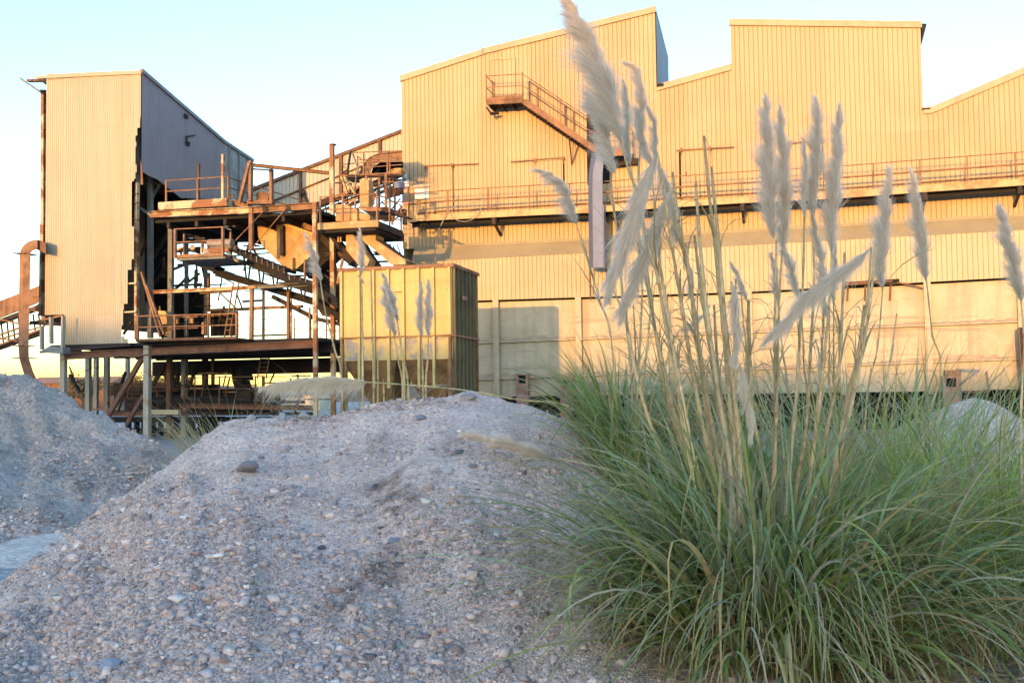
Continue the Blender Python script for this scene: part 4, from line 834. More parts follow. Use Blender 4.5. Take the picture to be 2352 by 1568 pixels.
# ------------------------------------------------------------------ transfer platform, chutes, duct, rear conveyor
tr = thing('transfer_platform', PT(800, 516, 38.5), 'lit rust platform with handrails on the chute heads between mast and hall', 'platform')
a_ = lt(*ZC(530, 975), 38.0); b_ = lt(*ZC(1115, 950), 38.0); za = (a_[2]+b_[2])/2
MB().box(a_[0], b_[0], 38.0, 38.12, za-.13, za+.12).build('front_beam', 'hopper', tr); MB().box(a_[0], b_[0]-.15, 38.13, 40.6, za-.25, za-.02).build('floor', 'dark', tr)
MB().box(b_[0]-.14, b_[0]-.01, 38.13, 40.8, za-.16, za+.10).build('side_beam', 'rustdk', tr); MB().box(a_[0]+.3, b_[0], 40.65, 40.9, za-.3, za).build('rear_beam', 'rustdk', tr)
zr = za+.12
base = [L(a_[0]+.1, 38.05, zr), L(lt(*ZC(770, 900), 38)[0], 38.05, zr), L(b_[0]-.06, 38.05, zr), L(b_[0]-.06, 39.4, zr), L(b_[0]-.06, 40.7, zr)]
rails(tr, 'rustor', base, (1.0, .5), .022, pw=.06)
slab(tr, 'feed_box', 'hopper', [ZO(640, 1205), ZO(820, 1200), ZO(1020, 1290), ZO(1020, 1500), ZO(640, 1500)], 38.7, 1.0); slab(tr, 'feed_box', 'hopper', [ZO(1050, 1300), ZO(1250, 1395), ZO(1250, 1480), ZO(1050, 1480)], 38.9, .8); fb(tr, 'box_rib', 'rustdk', ZO(1035, 1280), ZO(1035, 1495), 3, 38.75, .3)
slab(tr, 'vertical_casing', 'hopper', [ZO(1070, 755), ZO(1228, 750), ZO(1228, 1290), ZO(1150, 1310), ZO(1070, 1290)], 39.9, .5)
fb(tr, 'cross_beam', 'rustor', ZO(1200, 1295), ZO(1480, 1285), 10, 39.4, .2); slab(tr, 'dark_hood', 'rustdk', [ZO(1480, 1245), ZO(1560, 1240), ZO(1960, 1430), ZO(1900, 1440), ZO(1600, 1360), ZO(1480, 1330)], 39.6, .5)
slab(tr, 'dark_hood', 'dark', [ZO(1140, 1320), ZO(1560, 1330), ZO(1640, 1480), ZO(1440, 1480), ZO(1250, 1390)], 40.2, .4)
for x, y0, y1, w_, mt, t_ in ((1542, 655, 1255, 6, 'rustor', 40.5), (1420, 722, 1260, 4.5, 'rustor', 41), (1268, 725, 1290, 4, 'rustor', 41.5), (1610, 725, 1500, 3.5, 'rust', 42), (1190, 690, 760, 5, 'rustor', 40), (1690, 980, 1470, 3, 'rust', 42), (1655, 1300, 1568, 5, 'rustor', 40.3), (1395, 1300, 1500, 5, 'rustor', 38.2), (1320, 960, 1210, 4, 'rust', 42), (990, 1130, 1330, 3.5, 'rustor', 40), (1880, 1460, 1560, 5, 'rustor', 41)):
    fb(tr, 'column', mt, ZO(x, y0), ZO(x, y1), w_, t_)
for a, b in ((ZO(690, 1165), ZO(850, 1150)), (ZO(1080, 1130), ZO(1390, 1105)), (ZO(1180, 895), ZO(1480, 880)), (ZO(1480, 810), ZO(1690, 795)), (ZO(1570, 1160), ZO(1830, 1150)), (ZO(1400, 1475), ZO(1860, 1475)), (ZO(1200, 1090), ZO(1560, 1060))): fb(tr, 'rail', 'rustor', a, b, 2.2, 40.2, .06)
for a, b, w_ in ((ZO(1080, 960), ZO(1190, 1160), 3), (ZO(1070, 1130), ZO(1190, 1210), 2.5), (ZO(1830, 1240), ZO(1740, 1380), 2), (ZO(1800, 1090), ZO(1640, 1290), 2), (ZO(1460, 1150), ZO(1560, 1240), 3), (ZO(1440, 1340), ZO(1560, 1420), 3), (ZO(1700, 1360), ZO(1830, 1240), 2)): fb(tr, 'brace', 'rustdk', a, b, w_, 41.5, .08)
slab(tr, 'louvre_box', 'galv', [ZO(1682, 795), ZO(1818, 780), ZO(1820, 895), ZO(1690, 905)], 42, .4); slab(tr, 'dark_box', 'rustdk', [ZO(1560, 905), ZO(1830, 900), ZO(1830, 1000), ZO(1560, 1080)], 44.5, .2)
for k in range(6): fb(tr, 'louvre_blade', 'rust', ZO(1575, 880+36*k), ZO(1790, 878+33*k), 1.6, 43.6, .06)
fb(tr, 'leg', 'rustdk', ZO(1868, 1290), ZO(1880, 1560), 7, 41.8, .25)
for x0, x1, y in ((480, 940, 1230), (560, 950, 1160), (600, 1000, 1250), (620, 1010, 1320)): fb(tr, 'stair_tread', 'rustdk', ZC(1080, y), ZC(1230, y-4), 3, 40.5, .3)
for a, b in ((ZC(1300, 1160), ZC(1345, 1270)), (ZC(1260, 1165), ZC(1300, 1250)), (ZC(1040, 1210), ZC(1090, 1330))): fb(tr, 'hanger', 'rustdk', a, b, 2, 40.4, .06)
rg = np.random.default_rng(5)
for k in range(46):
    x = rg.uniform(770, 915); y = rg.uniform(400, 505); d_ = rg.uniform(14, 46); q = k % 3
    b = (x+d_, y-d_*.04) if q == 0 else ((x+rg.uniform(-3, 3), y+d_) if q == 1 else (x+d_*.7, y-d_*.5))
    fb(tr, ('rail', 'upright', 'brace')[q], ('rust', 'rustdk', 'rustor', 'hopper')[k % 4], (x, y), b, rg.uniform(1.3, 3.0), rg.uniform(41, 45), .08)
for k in range(22):
    x = rg.uniform(728, 800); y = rg.uniform(540, 730); d_ = rg.uniform(14, 50)
    fb(tr, 'strut', ('rustdk', 'nearblack', 'rust')[k % 3], (x, y), (x+d_*.8, y+rg.uniform(-.3, .7)*d_), rg.uniform(1.6, 4.5), rg.uniform(40, 42), .12)
c1 = thing('discharge_chute', PT(880, 600, 39), 'wide lit rust chute slanting down right into the yellow bin', 'chute', 'chutes feeding the bin')
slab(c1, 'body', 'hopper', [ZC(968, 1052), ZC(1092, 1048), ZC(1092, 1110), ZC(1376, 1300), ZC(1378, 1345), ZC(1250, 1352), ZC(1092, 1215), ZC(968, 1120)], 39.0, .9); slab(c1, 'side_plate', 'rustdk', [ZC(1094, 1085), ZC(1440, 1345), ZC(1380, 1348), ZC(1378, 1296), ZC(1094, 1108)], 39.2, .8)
c2 = thing('discharge_chute', PT(820, 600, 38.6), 'narrow lit rust chute with bent foot left of the wide chute over the bin', 'chute', 'chutes feeding the bin')
slab(c2, 'body', 'hopper', [ZC(806, 1062), ZC(872, 1058), ZC(960, 1200), ZC(1032, 1300), ZC(1010, 1362), ZC(930, 1352), ZC(868, 1280), ZC(806, 1205)], 38.6, .7)
fb(c2, 'dark_trough', 'rustdk', ZC(535, 1045), ZC(900, 1345), 17, 40.4, .6); fb(c2, 'dark_trough', 'rustdk', ZC(690, 1075), ZC(880, 1330), 14, 39.6, .4); slab(c2, 'dark_side', 'rustdk', [ZC(880, 1062), ZC(965, 1115), ZC(1030, 1230), ZC(1120, 1355), ZC(1030, 1360), ZC(1032, 1296), ZC(962, 1196)], 39.4, .4)
for x in (735, 758): fb(c2, 'hanger', 'hopper', ZC(x, 1060), ZC(x, 1130), 4, 39, .1)
el = thing('elbow_duct', PT(870, 410, 43), 'large rust duct curving down over the gantry at the hall corner', 'duct')
out = [(1075, 660), (1090, 600), (1115, 540), (1150, 475), (1200, 415), (1270, 352), (1345, 318), (1430, 294), (1560, 280), (1830, 252)]
inn = [(1262, 660), (1264, 620), (1275, 580), (1300, 535), (1335, 500), (1380, 465), (1430, 450), (1500, 438), (1600, 434), (1830, 428)]
m = MB()
for a, b, c, d in zip(out, inn, out[1:], inn[1:]): m.hexa([PT(*ZO(*a), 43), PT(*ZO(*b), 43), PT(*ZO(*b), 44.2), PT(*ZO(*a), 44.2)], [PT(*ZO(*c), 43), PT(*ZO(*d), 43), PT(*ZO(*d), 44.2), PT(*ZO(*c), 44.2)])
m.build('elbow', 'rustor', el)
m = MB()
for a, c in zip(out, out[1:]): m.bar(PT(*ZO(*a), 42.96), PT(*ZO(*c), 42.96), .05, .05)
m.build('flange', 'rust', el); slab(el, 'hood', 'hopper', [ZO(1560, 630), ZO(1610, 580), ZO(1700, 550), ZO(1835, 545), ZO(1835, 600), ZO(1700, 625)], 43.4, .5)
slab(el, 'shade_panel', 'dark', [ZO(1270, 650), ZO(1310, 520), ZO(1440, 445), ZO(1835, 432), ZO(1835, 640), ZO(1290, 665)], 44.3, .1); slab(el, 'inner_liner', 'galv', [ZO(1350, 600), ZO(1420, 530), ZO(1420, 630), ZO(1340, 640)], 44.2, .04)  # dark sheet stands in for the unlit space under the bend
gl = thing('gallery_platform', PT(840, 402, 42), 'high railed walkway round the curved duct at the hall corner', 'walkway')
fb(gl, 'floor_beam', 'rustor', ZO(700, 688), ZO(1835, 640), 4, 41.9, .15); fb(gl, 'floor_beam', 'rust', ZO(830, 715), ZO(1835, 685), 4.5, 42.4, .2); slab(gl, 'dark_trunk', 'dark', [ZO(832, 730), ZO(1070, 745), ZO(1070, 785), ZO(880, 778), ZO(850, 755)], 42.2, .4); slab(gl, 'tray', 'hopper', [ZO(840, 685), ZO(1075, 690), ZO(1075, 735), ZO(835, 725)], 42.5, .2)
for a, b in ((ZO(965, 272), ZO(1828, 238)), (ZO(1040, 402), ZO(1830, 372)), (ZO(700, 490), ZO(1350, 432)), (ZO(1270, 345), ZO(1830, 325)), (ZO(1140, 542), ZO(1830, 488)), (ZO(1350, 432), ZO(1830, 412))): fb(gl, 'rail', 'rustor', a, b, 2.0, 41.85, .05)
for x, y0, y1, w_ in ((1140, 265, 660, 2.6), (1568, 248, 660, 4), (742, 490, 680, 2.4), (1030, 330, 680, 2.2), (1735, 330, 390, 2.2), (1612, 430, 660, 3), (1250, 400, 640, 2.4)): fb(gl, 'post', 'rustor', ZO(x, y0), ZO(x, y1), w_, 41.86, .06)
fb(gl, 'brace', 'rust', ZO(745, 500), ZO(865, 570), 2, 41.9, .05); fb(gl, 'brace', 'rust', ZO(1035, 335), ZO(1095, 395), 2, 41.9, .05); fb(gl, 'brace', 'rust', ZO(1040, 490), ZO(1100, 520), 2.2, 41.9, .05)
fb(gl, 'derrick_leg', 'rustdk', ZO(908, 240), ZO(845, 670), 3.6, 41.7, .1); fb(gl, 'derrick_leg', 'grey', ZO(932, 250), ZO(1010, 480), 2.6, 41.8, .1); fb(gl, 'derrick_leg', 'grey', ZO(1010, 470), ZO(1065, 660), 2.6, 41.8, .1)
fb(gl, 'stair_flight', 'hopper', ZO(745, 705), ZO(855, 1015), 4.5, 41.6, .15); fb(gl, 'stair_flight', 'hopper', ZO(800, 705), ZO(1005, 1040), 4.5, 41.5, .15); fb(gl, 'pipe', 'grey', ZO(1005, 600), ZO(1000, 850), 1.6, 41.5, .05)
rc = thing('rear_conveyor', PT(760, 480, 48), 'long latticed conveyor bridge sloping up behind the mast to the hall corner', 'conveyor')
fb(rc, 'top_plate', 'rustor', ZO(620, 1082), ZO(1085, 892), 7.5, 47.2, .2)
for a, b, w_, t_ in ((ZO(300, 1240), ZO(1840, 660), 7, 47.6), (ZO(540, 1145), ZO(1085, 945), 10, 47.5), (ZO(300, 1345), ZO(1780, 760), 3.5, 47.5), (ZO(300, 1460), ZO(1700, 880), 5, 47.4), (ZO(0, 1420), ZO(330, 1250), 4, 47.6), (ZC(330, 910), ZO(330, 1440), 4, 47.5)): fb(rc, 'chord', 'rustdk', a, b, w_, t_, .25)
for k in range(13):
    x = 330+k*115; y = 1345-(x-300)*.395
    fb(rc, 'lattice', 'rustdk', ZO(x, y-90), ZO(x+45, y+105), 2.2, 47.55, .08)
    if k % 2 == 0: fb(rc, 'lattice', 'rustdk', ZO(x+100, y-20), ZO(x+20, y+100), 1.8, 47.56, .08)
fb(rc, 'belt_edge', 'hopper', ZO(820, 1165), ZO(1070, 1075), 3.5, 47.3, .1)
for a, b in ((ZC(200, 845), ZC(650, 920)), (ZC(290, 840), ZC(500, 905)), (ZC(180, 860), ZC(400, 935)), (ZC(430, 945), ZC(520, 920))): fb(rc, 'handrail', 'rustor', a, b, 2.4, 43, .06)
for x in (240, 400): fb(rc, 'post', 'rustor', ZC(x, 835), ZC(x, 940), 2.2, 43, .06)
fb(rc, 'trough', 'rustdk', ZC(330, 885), ZC(640, 905), 5, 44, .5); fb(rc, 'walk_plate', 'rustor', ZC(520, 925), ZC(620, 975), 5, 40.8, .2)
# rear shed (gallery roof behind)
TS = 51.6
sh = thing('rear_shed', L(-12, 54, 3), 'sheeted inclined gallery with rising roof behind the mast, its left half in shade', 'shed')
ztop = zline([(560, 443), (684, 394), (755, 367), (872, 320), (925, 300)], TS); zbot = zline([(560, 478), (680, 478), (768, 452), (827, 428), (930, 385)], TS)
xa = lt(560, 450, TS)[0]; xb = lt(940, 400, TS)[0]
MB().corr(xa, xb, ztop, zbot, TS, .22, .03).build('wall', 'shed', sh)
m = MB(); m.hexa([L(xa, TS-.15, ztop(xa)-.1), L(xb, TS-.15, ztop(xb)-.1), L(xb, TS+7, ztop(xb)-.1), L(xa, TS+7, ztop(xa)-.1)], [L(xa, TS-.15, ztop(xa)+.06), L(xb, TS-.15, ztop(xb)+.06), L(xb, TS+7, ztop(xb)+.06), L(xa, TS+7, ztop(xa)+.06)]); m.build('roof', 'rust', sh)
for a, b in ((ZC(-60, 800), ZC(660, 505)), (ZO(600, 730), ZO(1110, 515))): fb(sh, 'mid_rail', 'rust', a, b, 3, TS-.15, .12)
for a, b, w_ in ((ZC(365, 445), ZC(368, 750), 6, ), (ZO(730, 308), ZO(732, 1005), 8), (ZO(1430, 35), ZO(1435, 292), 7), (ZC(1345, 60), ZC(1345, 100), 3)): fb(sh, 'post', 'rust', a, b, w_, TS-.2, .15)
fb(sh, 'brace', 'rustdk', ZC(385, 640), ZC(435, 750), 5, TS-.3, .15); slab(sh, 'fan_box', 'rustdk', [ZC(355, 640), ZC(395, 625), ZC(405, 660), ZC(365, 670)], TS-.4, .2)
slab(sh, 'belt_cover', 'rustdk', [ZC(560, 720), ZC(650, 690), ZC(650, 745), ZC(520, 770)], 50, .3)
# ------------------------------------------------------------------ left: duct and feed conveyor
du = thing('vertical_duct', PT(66, 850, 37.2), 'square rust brown duct rising beside the tower and bending into it at the top', 'duct')
def rect_duct(pts, ws, t, dep, name, mat):
    m = MB()
    for (a, b), (c, d) in zip(pts, pts[1:]): m.hexa([PT(*a, t), PT(*b, t), PT(*b, t+dep), PT(*a, t+dep)], [PT(*c, t), PT(*d, t), PT(*d, t+dep), PT(*c, t+dep)])
    return m.build(name, mat, du)
dw = .62
rect_duct([(ZR(205, 305), ZR(320, 305)), (ZR(190, 1260), ZR(300, 1260))], None, 37.2, dw, 'shaft', 'rustor')
rect_duct([(ZR(192, 1260), ZR(300, 1260)), (ZR(200, 1390), ZR(302, 1390)), (ZR(245, 1540), ZR(350, 1540)), (ZR(300, 1660), ZR(400, 1640))], None, 37.2, dw, 'lower_bend', 'rust')
ang = np.linspace(0, math.pi/2, 8)
o_ = [ZR(390-182*math.cos(a), 305-152*math.sin(a)) for a in ang]; i_ = [ZR(390-70*math.cos(a), 300-42*math.sin(a)) for a in ang]
rect_duct(list(zip(o_, i_)), None, 37.2, dw, 'top_bend', 'rustor')
rect_duct([(o_[-1], i_[-1]), (ZR(480, 183), ZR(480, 300))], None, 37.35, dw, 'outlet', 'rust')
for y, x0, x1 in ((305, 203, 330), (1262, 180, 312), (1388, 192, 318)): fb(du, 'flange', 'rust', ZR(x0, y), ZR(x1, y), 2.5, 37.1, dw+.2)
lf = thing('feed_conveyor', PT(40, 780, 42), 'orange sheeted feed conveyor bridge climbing into the tower from the left edge', 'conveyor')
slab(lf, 'cover', 'rustor', [ZR(-400, 945), ZR(470, 610), ZR(470, 775), ZR(200, 890), ZR(-400, 1120)], 42, .1)
for a, b, w_ in ((ZR(-400, 1160), ZR(450, 845), 11), (ZR(-400, 1420), ZR(430, 1125), 10)): fb(lf, 'chord', 'rustdk', a, b, w_, 42.1, .3)
for a, b, w_ in ((ZR(-100, 960), ZR(200, 1030), 4), (ZR(0, 1145), ZR(450, 985), 3.5), (ZR(0, 1190), ZR(470, 1050), 3), (ZR(-100, 1290), ZR(430, 1090), 5), (ZR(0, 1180), ZR(190, 1215), 4), (ZR(335, 745), ZR(455, 745), 2), (ZR(335, 760), ZR(460, 800), 2), (ZR(330, 870), ZR(470, 860), 3), (ZR(330, 885), ZR(470, 920), 3)): fb(lf, 'rail', 'rustor', a, b, w_, 41.9, .1)
for x in (10, 70, 130, 190, 345, 400): fb(lf, 'lattice', 'rustdk', ZR(x, 1000-x*.2), ZR(x+25, 1230-x*.35), 2, 42.05, .08)
slab(lf, 'end_box', 'rustor', [ZR(430, 620), ZR(470, 610), ZR(470, 990), ZR(430, 985)], 41.8, .5); slab(lf, 'end_box', 'dark', [ZR(370, 850), ZR(418, 805), ZR(418, 895), ZR(370, 895)], 41.8, .3)
# ------------------------------------------------------------------ yellow ribbed bin
TB = 33.0
bn = thing('storage_bin', PT(910, 935, 34), 'yellow ribbed steel storage bin with worn grey patches standing in front of the hall', 'bin')
f0 = lt(*ZF(210, 660), TB)[0]; f1 = lt(*ZF(1030, 640), TB)[0]
zt = (lt(*ZF(215, 335), TB)[2]+lt(*ZF(1020, 292), TB)[2])/2; zm = (lt(*ZF(225, 832), TB)[2]+lt(*ZF(1020, 806), TB)[2])/2; zl = (lt(*ZF(235, 1005), TB)[2]+lt(*ZF(1030, 985), TB)[2])/2
tB1 = loc(PS(*ZF(1210, 800), f1))[1]
th_ = .05
MB().box(f0, f1, TB, TB+th_, zm, zt).build('front_wall', 'bin', bn); MB().box(f0, f1, TB+.003, TB+th_, zl, zm-.004).build('lower_front', 'binpatch', bn)
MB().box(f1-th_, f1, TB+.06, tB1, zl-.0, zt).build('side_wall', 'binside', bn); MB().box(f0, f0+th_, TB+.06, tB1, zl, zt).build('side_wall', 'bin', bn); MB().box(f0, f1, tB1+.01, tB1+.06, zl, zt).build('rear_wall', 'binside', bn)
m = MB(); r_ = .09
m.box(f0-r_, f1+r_, TB-r_, TB-.005, zt-.06, zt+.05); m.box(f1+.005, f1+r_, TB-.004, tB1+r_, zt-.06, zt+.05); m.box(f0-r_, f0-.005, TB-.004, tB1+r_, zt-.06, zt+.05); m.box(f0-r_, f1+r_, tB1+.07, tB1+.07+r_, zt-.06, zt+.05); m.build('rim', 'rustor', bn)
m = MB(); m.box(f0-.06, f1+.06, TB-.09, TB-.004, zm-.05, zm+.0); m.build('mid_rail', 'binrust', bn); MB().box(f1+.004, f1+.1, TB-.002, tB1+.05, zm-.05, zm+.0).build('mid_rail', 'pink', bn)
fx = [222, 350, 458, 567, 678, 789, 899, 1018]
zbase = 0.0
for i, x in enumerate(fx):
    s_ = lt(*ZF(x, 650), TB)[0]
    for z0, z1, mt in ((zm+.004, zt-.062, 'bin'), (zbase if i in (0, 7, 4) else zl-.9, zm-.052, 'binrust' if i in (0, 7) else 'bin')):
        MB().box(s_-.04, s_+.04, TB-.13, TB-.004, z0, z1).build('rib', mt, bn)
for k in range(7):
    t_ = TB+.12+(tB1-TB-.2)*k/6
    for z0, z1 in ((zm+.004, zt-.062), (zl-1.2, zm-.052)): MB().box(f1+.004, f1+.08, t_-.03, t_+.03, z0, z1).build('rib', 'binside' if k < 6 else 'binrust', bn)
# tapering outlets below
for k in range(2):
    x0 = f0+(f1-f0)*k/2; x1 = f0+(f1-f0)*(k+1)/2; xm = (x0+x1)/2; tm = (TB+tB1)/2; g = .3; m = MB()
    A = [L(x0+.01, TB+.07, zl), L(x1-.01, TB+.07, zl), L(x1-.01, tB1-.05, zl), L(x0+.01, tB1-.05, zl)]; B_ = [L(xm-g, tm-g, zl-1.5), L(xm+g, tm-g, zl-1.5), L(xm+g, tm+g, zl-1.5), L(xm-g, tm+g, zl-1.5)]
    m.hexa(B_, A); m.build('outlet_cone', 'binrust', bn)
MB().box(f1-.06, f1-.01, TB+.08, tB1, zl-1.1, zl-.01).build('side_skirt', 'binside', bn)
for s_, t_ in ((f0+.08, tB1), (f1-.08, tB1), (f0+.08, TB+.1), (f1-.08, TB+.12)): MB().box(s_-.1, s_+.1, t_-.1, t_+.02, 0, zl-.004).build('leg', 'binrust', bn)
m = MB(); m.box(f0-.1, f1+.1, TB-.05, TB+.06, .9, 1.1); m.build('sill_beam', 'bin', bn)
for q in ((620, 484), (1008, 462)):
    p = lt(*ZF(*q), TB-.1); MB().box(p[0]-.18 if q[0] < 700 else p[0]-.1, p[0]+.2 if q[0] < 700 else p[0]+.02, TB-.14, TB-.005, p[2]-.03, p[2]+.03).build('lug', 'bin', bn)
p = loc(PS(*ZF(1120, 540), f1+.1)); MB().box(f1+.085, f1+.14, p[1]-.2, p[1]+.2, p[2]-.06, p[2]+.06).build('lug', 'pink', bn)
# faded red stands by the hall
def stand(lbl, x0, y0, x1, y1, t, arm=False):
    s_ = thing('machine_stand', PT((x0+x1)/2, y1, t), lbl, 'stand', 'faded red stands along the hall')
    a = lt(x0, y0, t); b = lt(x1, y0, t); zb0 = 0.0
    m = MB(); m.box(a[0], b[0], t, t+.4, zb0, a[2]-.35); m.box(a[0], a[0]+.09, t, t+.4, a[2]-.345, a[2]-.005); m.box(b[0]-.09, b[0], t, t+.4, a[2]-.345, a[2]-.005); m.build('body', 'pink', s_)
    MB().box(a[0]-.03, b[0]+.03, t-.03, t+.43, a[2], a[2]+.06).build('cap', 'pink', s_); MB().box(a[0]+.1, b[0]-.1, t+.2, t+.25, a[2]-.34, a[2]-.006).build('slot', 'black', s_)
    m = MB(); m.bar(L(a[0]+.1, t-.02, .1), L(b[0]-.1, t-.02, a[2]-.6), .06, .06); m.build('rib', 'pink', s_)
    if arm:
        m = MB(); m.box(a[0]+.1, b[0]+.1, t+.05, t+.3, a[2]+.065, a[2]+.3); m.build('head', 'rustor', s_)
        m = MB(); m.bar(L(b[0], t+.1, a[2]-.3), L(b[0]+.75, t+.1, a[2]+.25), .08, .1); m.bar(L(b[0]-.05, t+.1, a[2]+.32), L(b[0]+.8, t+.1, a[2]+.27), .08, .1); m.bar(L(b[0]+.05, t+.1, .2), L(b[0]+.05, t+.1, a[2]+.3), .1, .1); m.build('arm', 'grey', s_)
        m = MB(); m.bar(L(b[0]+.2, t+.5, a[2]-.55), L(b[0]+1.15, t+.5, a[2]-.55), .05, .05); m.bar(L(b[0]+1.15, t+.5, a[2]-.55), L(b[0]+1.1, t+.5, a[2]+.25), .05, .05); m.build('hook_frame', 'rustor', s_)
    return s_
stand('narrow faded red steel stand with a slotted top at the edge of the bin shadow', 1286, 873, 1312, 950, 45.0)
stand('dull red stand with a bracket arm among the tall grass at the right', 2165, 868, 2202, 945, 44.8, True)
stand('dark worn stand against the shaded plates beside the yellow bin', 1185, 862, 1212, 950, 45.0)
pn = thing('standing_plate', PT(2352, 900, 44.6), 'dark rusty plate standing upright against the hall at the right edge', 'plate')
slab(pn, 'sheet', 'rustdk', [(2338, 752), (2380, 748), (2380, 905), (2350, 908)], 44.8, .08); fb(pn, 'edge_angle', 'rust', (2339, 752), (2349, 908), 3, 44.75, .12)
# ------------------------------------------------------------------ distant building
fbd = thing('distant_building', PT(150, 930, 190), 'low distant red brick building seen under the steel deck', 'building')
def ybox(x0, x1, y, h, d, name, mat, par): 
    a = PY(x0, 900, y)[0]; b = PY(x1, 900, y)[0]; m = MB(); m.hexa([(a, y, 0), (b, y, 0), (b, y+d, 0), (a, y+d, 0)], [(a, y, h), (b, y, h), (b, y+d, h), (a, y+d, h)]); return m.build(name, mat, par)
hh = PY(150, 880, 190)[2]
ybox(60, 250, 190, hh, 12, 'wall', 'brick', fbd); ybox(55, 255, 189.5, hh, 0.1, 'eaves', 'rust', fbd)
m = MB(); a = PY(55, 900, 189)[0]; b = PY(255, 900, 189)[0]; m.hexa([(a, 189, hh+.01), (b, 189, hh+.01), (b, 203, hh+.01), (a, 203, hh+.01)], [(a, 195, hh+1.2), (b, 195, hh+1.2), (b, 197, hh+1.2), (a, 197, hh+1.2)]); m.build('roof', 'brick', fbd)
fbd2 = thing('distant_building', PT(700, 930, 150), 'pale far shed glowing in the sun under the deck behind the fallen plume', 'building')
h2 = PY(700, 906, 150)[2]
ybox(655, 735, 150, h2, 10, 'wall', 'shed', fbd2); m = MB(); a = PY(652, 900, 149)[0]; b = PY(738, 900, 149)[0]; m.hexa([(a, 149, h2+.01), (b, 149, h2+.01), (b, 161, h2+.01), (a, 161, h2+.01)], [(a, 154, h2+.8), (b, 154, h2+.8), (b, 156, h2+.8), (a, 156, h2+.8)]); m.build('roof', 'grey', fbd2)
# ------------------------------------------------------------------ gravel heaps
class Heap:
    def __init__(s, crest, slope, back, seed, rough, conc=1.1, foot=0.02, rill=0, yfoot=None):
        s.rill = rill; s.yfoot = yfoot
        a = []; z = []; y = []
        for px, py, Y in crest:
            p = PY(px, py, Y); a.append(p[0]/p[1]); z.append(p[2]-.0028*Y); y.append(Y)
        s.a, s.z, s.y = np.array(a), np.array(z), np.array(y); s.slope, s.back, s.seed, s.rough, s.conc, s.foot = slope, back, seed, rough, conc, foot
    def h(s, x, y):
        x = np.asarray(x, float); y = np.asarray(y, float)
        y = np.maximum(y, .5); a = x/y; zc = np.maximum(np.interp(a, s.a, s.z), .0); yc = np.interp(a, s.a, s.y)
        yf = yc-np.maximum(zc, .01)/s.slope
        if s.yfoot: yf = np.minimum(yf, s.yfoot)
        v = np.clip((y-yf)/np.maximum(yc-yf, .05), 0, 1)
        front = zc*v**s.conc; rear = zc-(y-yc)*s.back
        z = np.where(y <= yc, front, rear)
        n = fbm(x*1.1+9, y*1.1+5, s.seed, 5)*s.rough*np.clip(.25+v, 0, 1)*np.clip(zc*1.2+.15, 0, 1)
        n = n*np.where((y > yc-.5), .35, 1.0)
        n = n+s.rough*.22*fbm(x*6.5, y*6.5, s.seed+70, 3)*np.clip(.3+v*3, 0, 1)
        if s.rill: n = n+s.rill*np.clip(v*4, 0, 1)*np.clip((yc-y)*.9, 0, 1)*(fbm(a*16+3, y*.35, s.seed+40, 3)-.35*np.exp(-((a+.115+.018*np.sin(y*1.7))/.020)**2)-.25*np.exp(-((a+.035+.02*np.sin(y*1.3+2))/.016)**2))
        return np.where(y <= yc, np.maximum(z, s.foot), np.maximum(z, -.12))+n
    def damp(s, x, y):
        a = x/y; k = np.zeros_like(a)
        for a0, sd_, y0, y1, w_, q in ((-.122, 1.7, 6.6, 9.3, .026, .42), (-.048, 1.3, 8.7, 9.9, .016, .4), (-.16, 1.1, 6.2, 7.4, .03, .4), (.02, 2.2, 6.5, 8.2, .02, .3)):
            k = np.maximum(k, q*np.exp(-((a-a0-.014*np.sin(y*sd_))/w_)**2)*np.clip((y-y0)*2.2, 0, 1)*np.clip((y1-y)*2.2, 0, 1))
        return np.clip(k*(.7+1.5*fbm(x*2.2, y*2.2, 88, 3)+2.2*fbm(x*14, y*14, 89, 3)), 0, .6)
    def mesh(s, name, mat, x0, x1, y0, y1, st, label, group):
        xs = np.arange(x0, x1, st); ys = np.arange(y0, y1, st); X, Y = np.meshgrid(xs, ys, indexing='ij'); Z = s.h(X, Y)
        e = np.minimum(np.minimum(X-x0, x1-st-X), np.minimum(Y-y0, y1-st-Y)); Z = np.where(e < st*1.5, -.08, Z)
        o0 = ((x0+x1)/2, (y0+y1)/2, 0)
        o = raw(name, np.stack([X, Y, Z], -1).reshape(-1, 3), grid_faces(len(xs), len(ys)), mat, smooth=True, origin=o0, tint=(1-s.damp(X, np.maximum(Y, 1))[..., None]*np.array([.85, .95, 1.0])).reshape(-1, 3) if s.yfoot else None)
        return tag(o, label, 'gravel pile', group)
    def hit(s, px, py, y0=4.0, y1=30.0):
        d = ray(px, py)
        for k in np.arange(y0, y1, .02):
            p = CAM+d*k/d[1]
            if p[2] <= s.h(p[0], p[1]): return p
        return CAM+d*y1/d[1]
HC = Heap([(-600, 1600, 7.2), (-250, 1470, 8.0), (0, 1330, 8.6), (100, 1262, 9.0), (160, 1220, 9.3), (250, 1142, 9.7), (340, 1088, 10), (400, 1046, 10.3), (440, 1015, 10.4), (470, 993, 10.6), (510, 968, 10.7), (560, 957, 10.8), (650, 952, 10.9), (760, 944, 11), (800, 935, 11), (880, 914, 11), (1000, 905, 11), (1045, 896, 11), (1075, 890, 11), (1100, 897, 11), (1150, 907, 11), (1250, 936, 10.9), (1330, 963, 10.8), (1400, 1013, 10.5), (1450, 1054, 10.2), (1550, 1120, 9.8), (1700, 1220, 9.2), (1900, 1330, 8.8), (2100, 1420, 8.5), (2600, 1500, 8)], .50, .62, 11, .13, 1.0, .03, .16, 5.0)
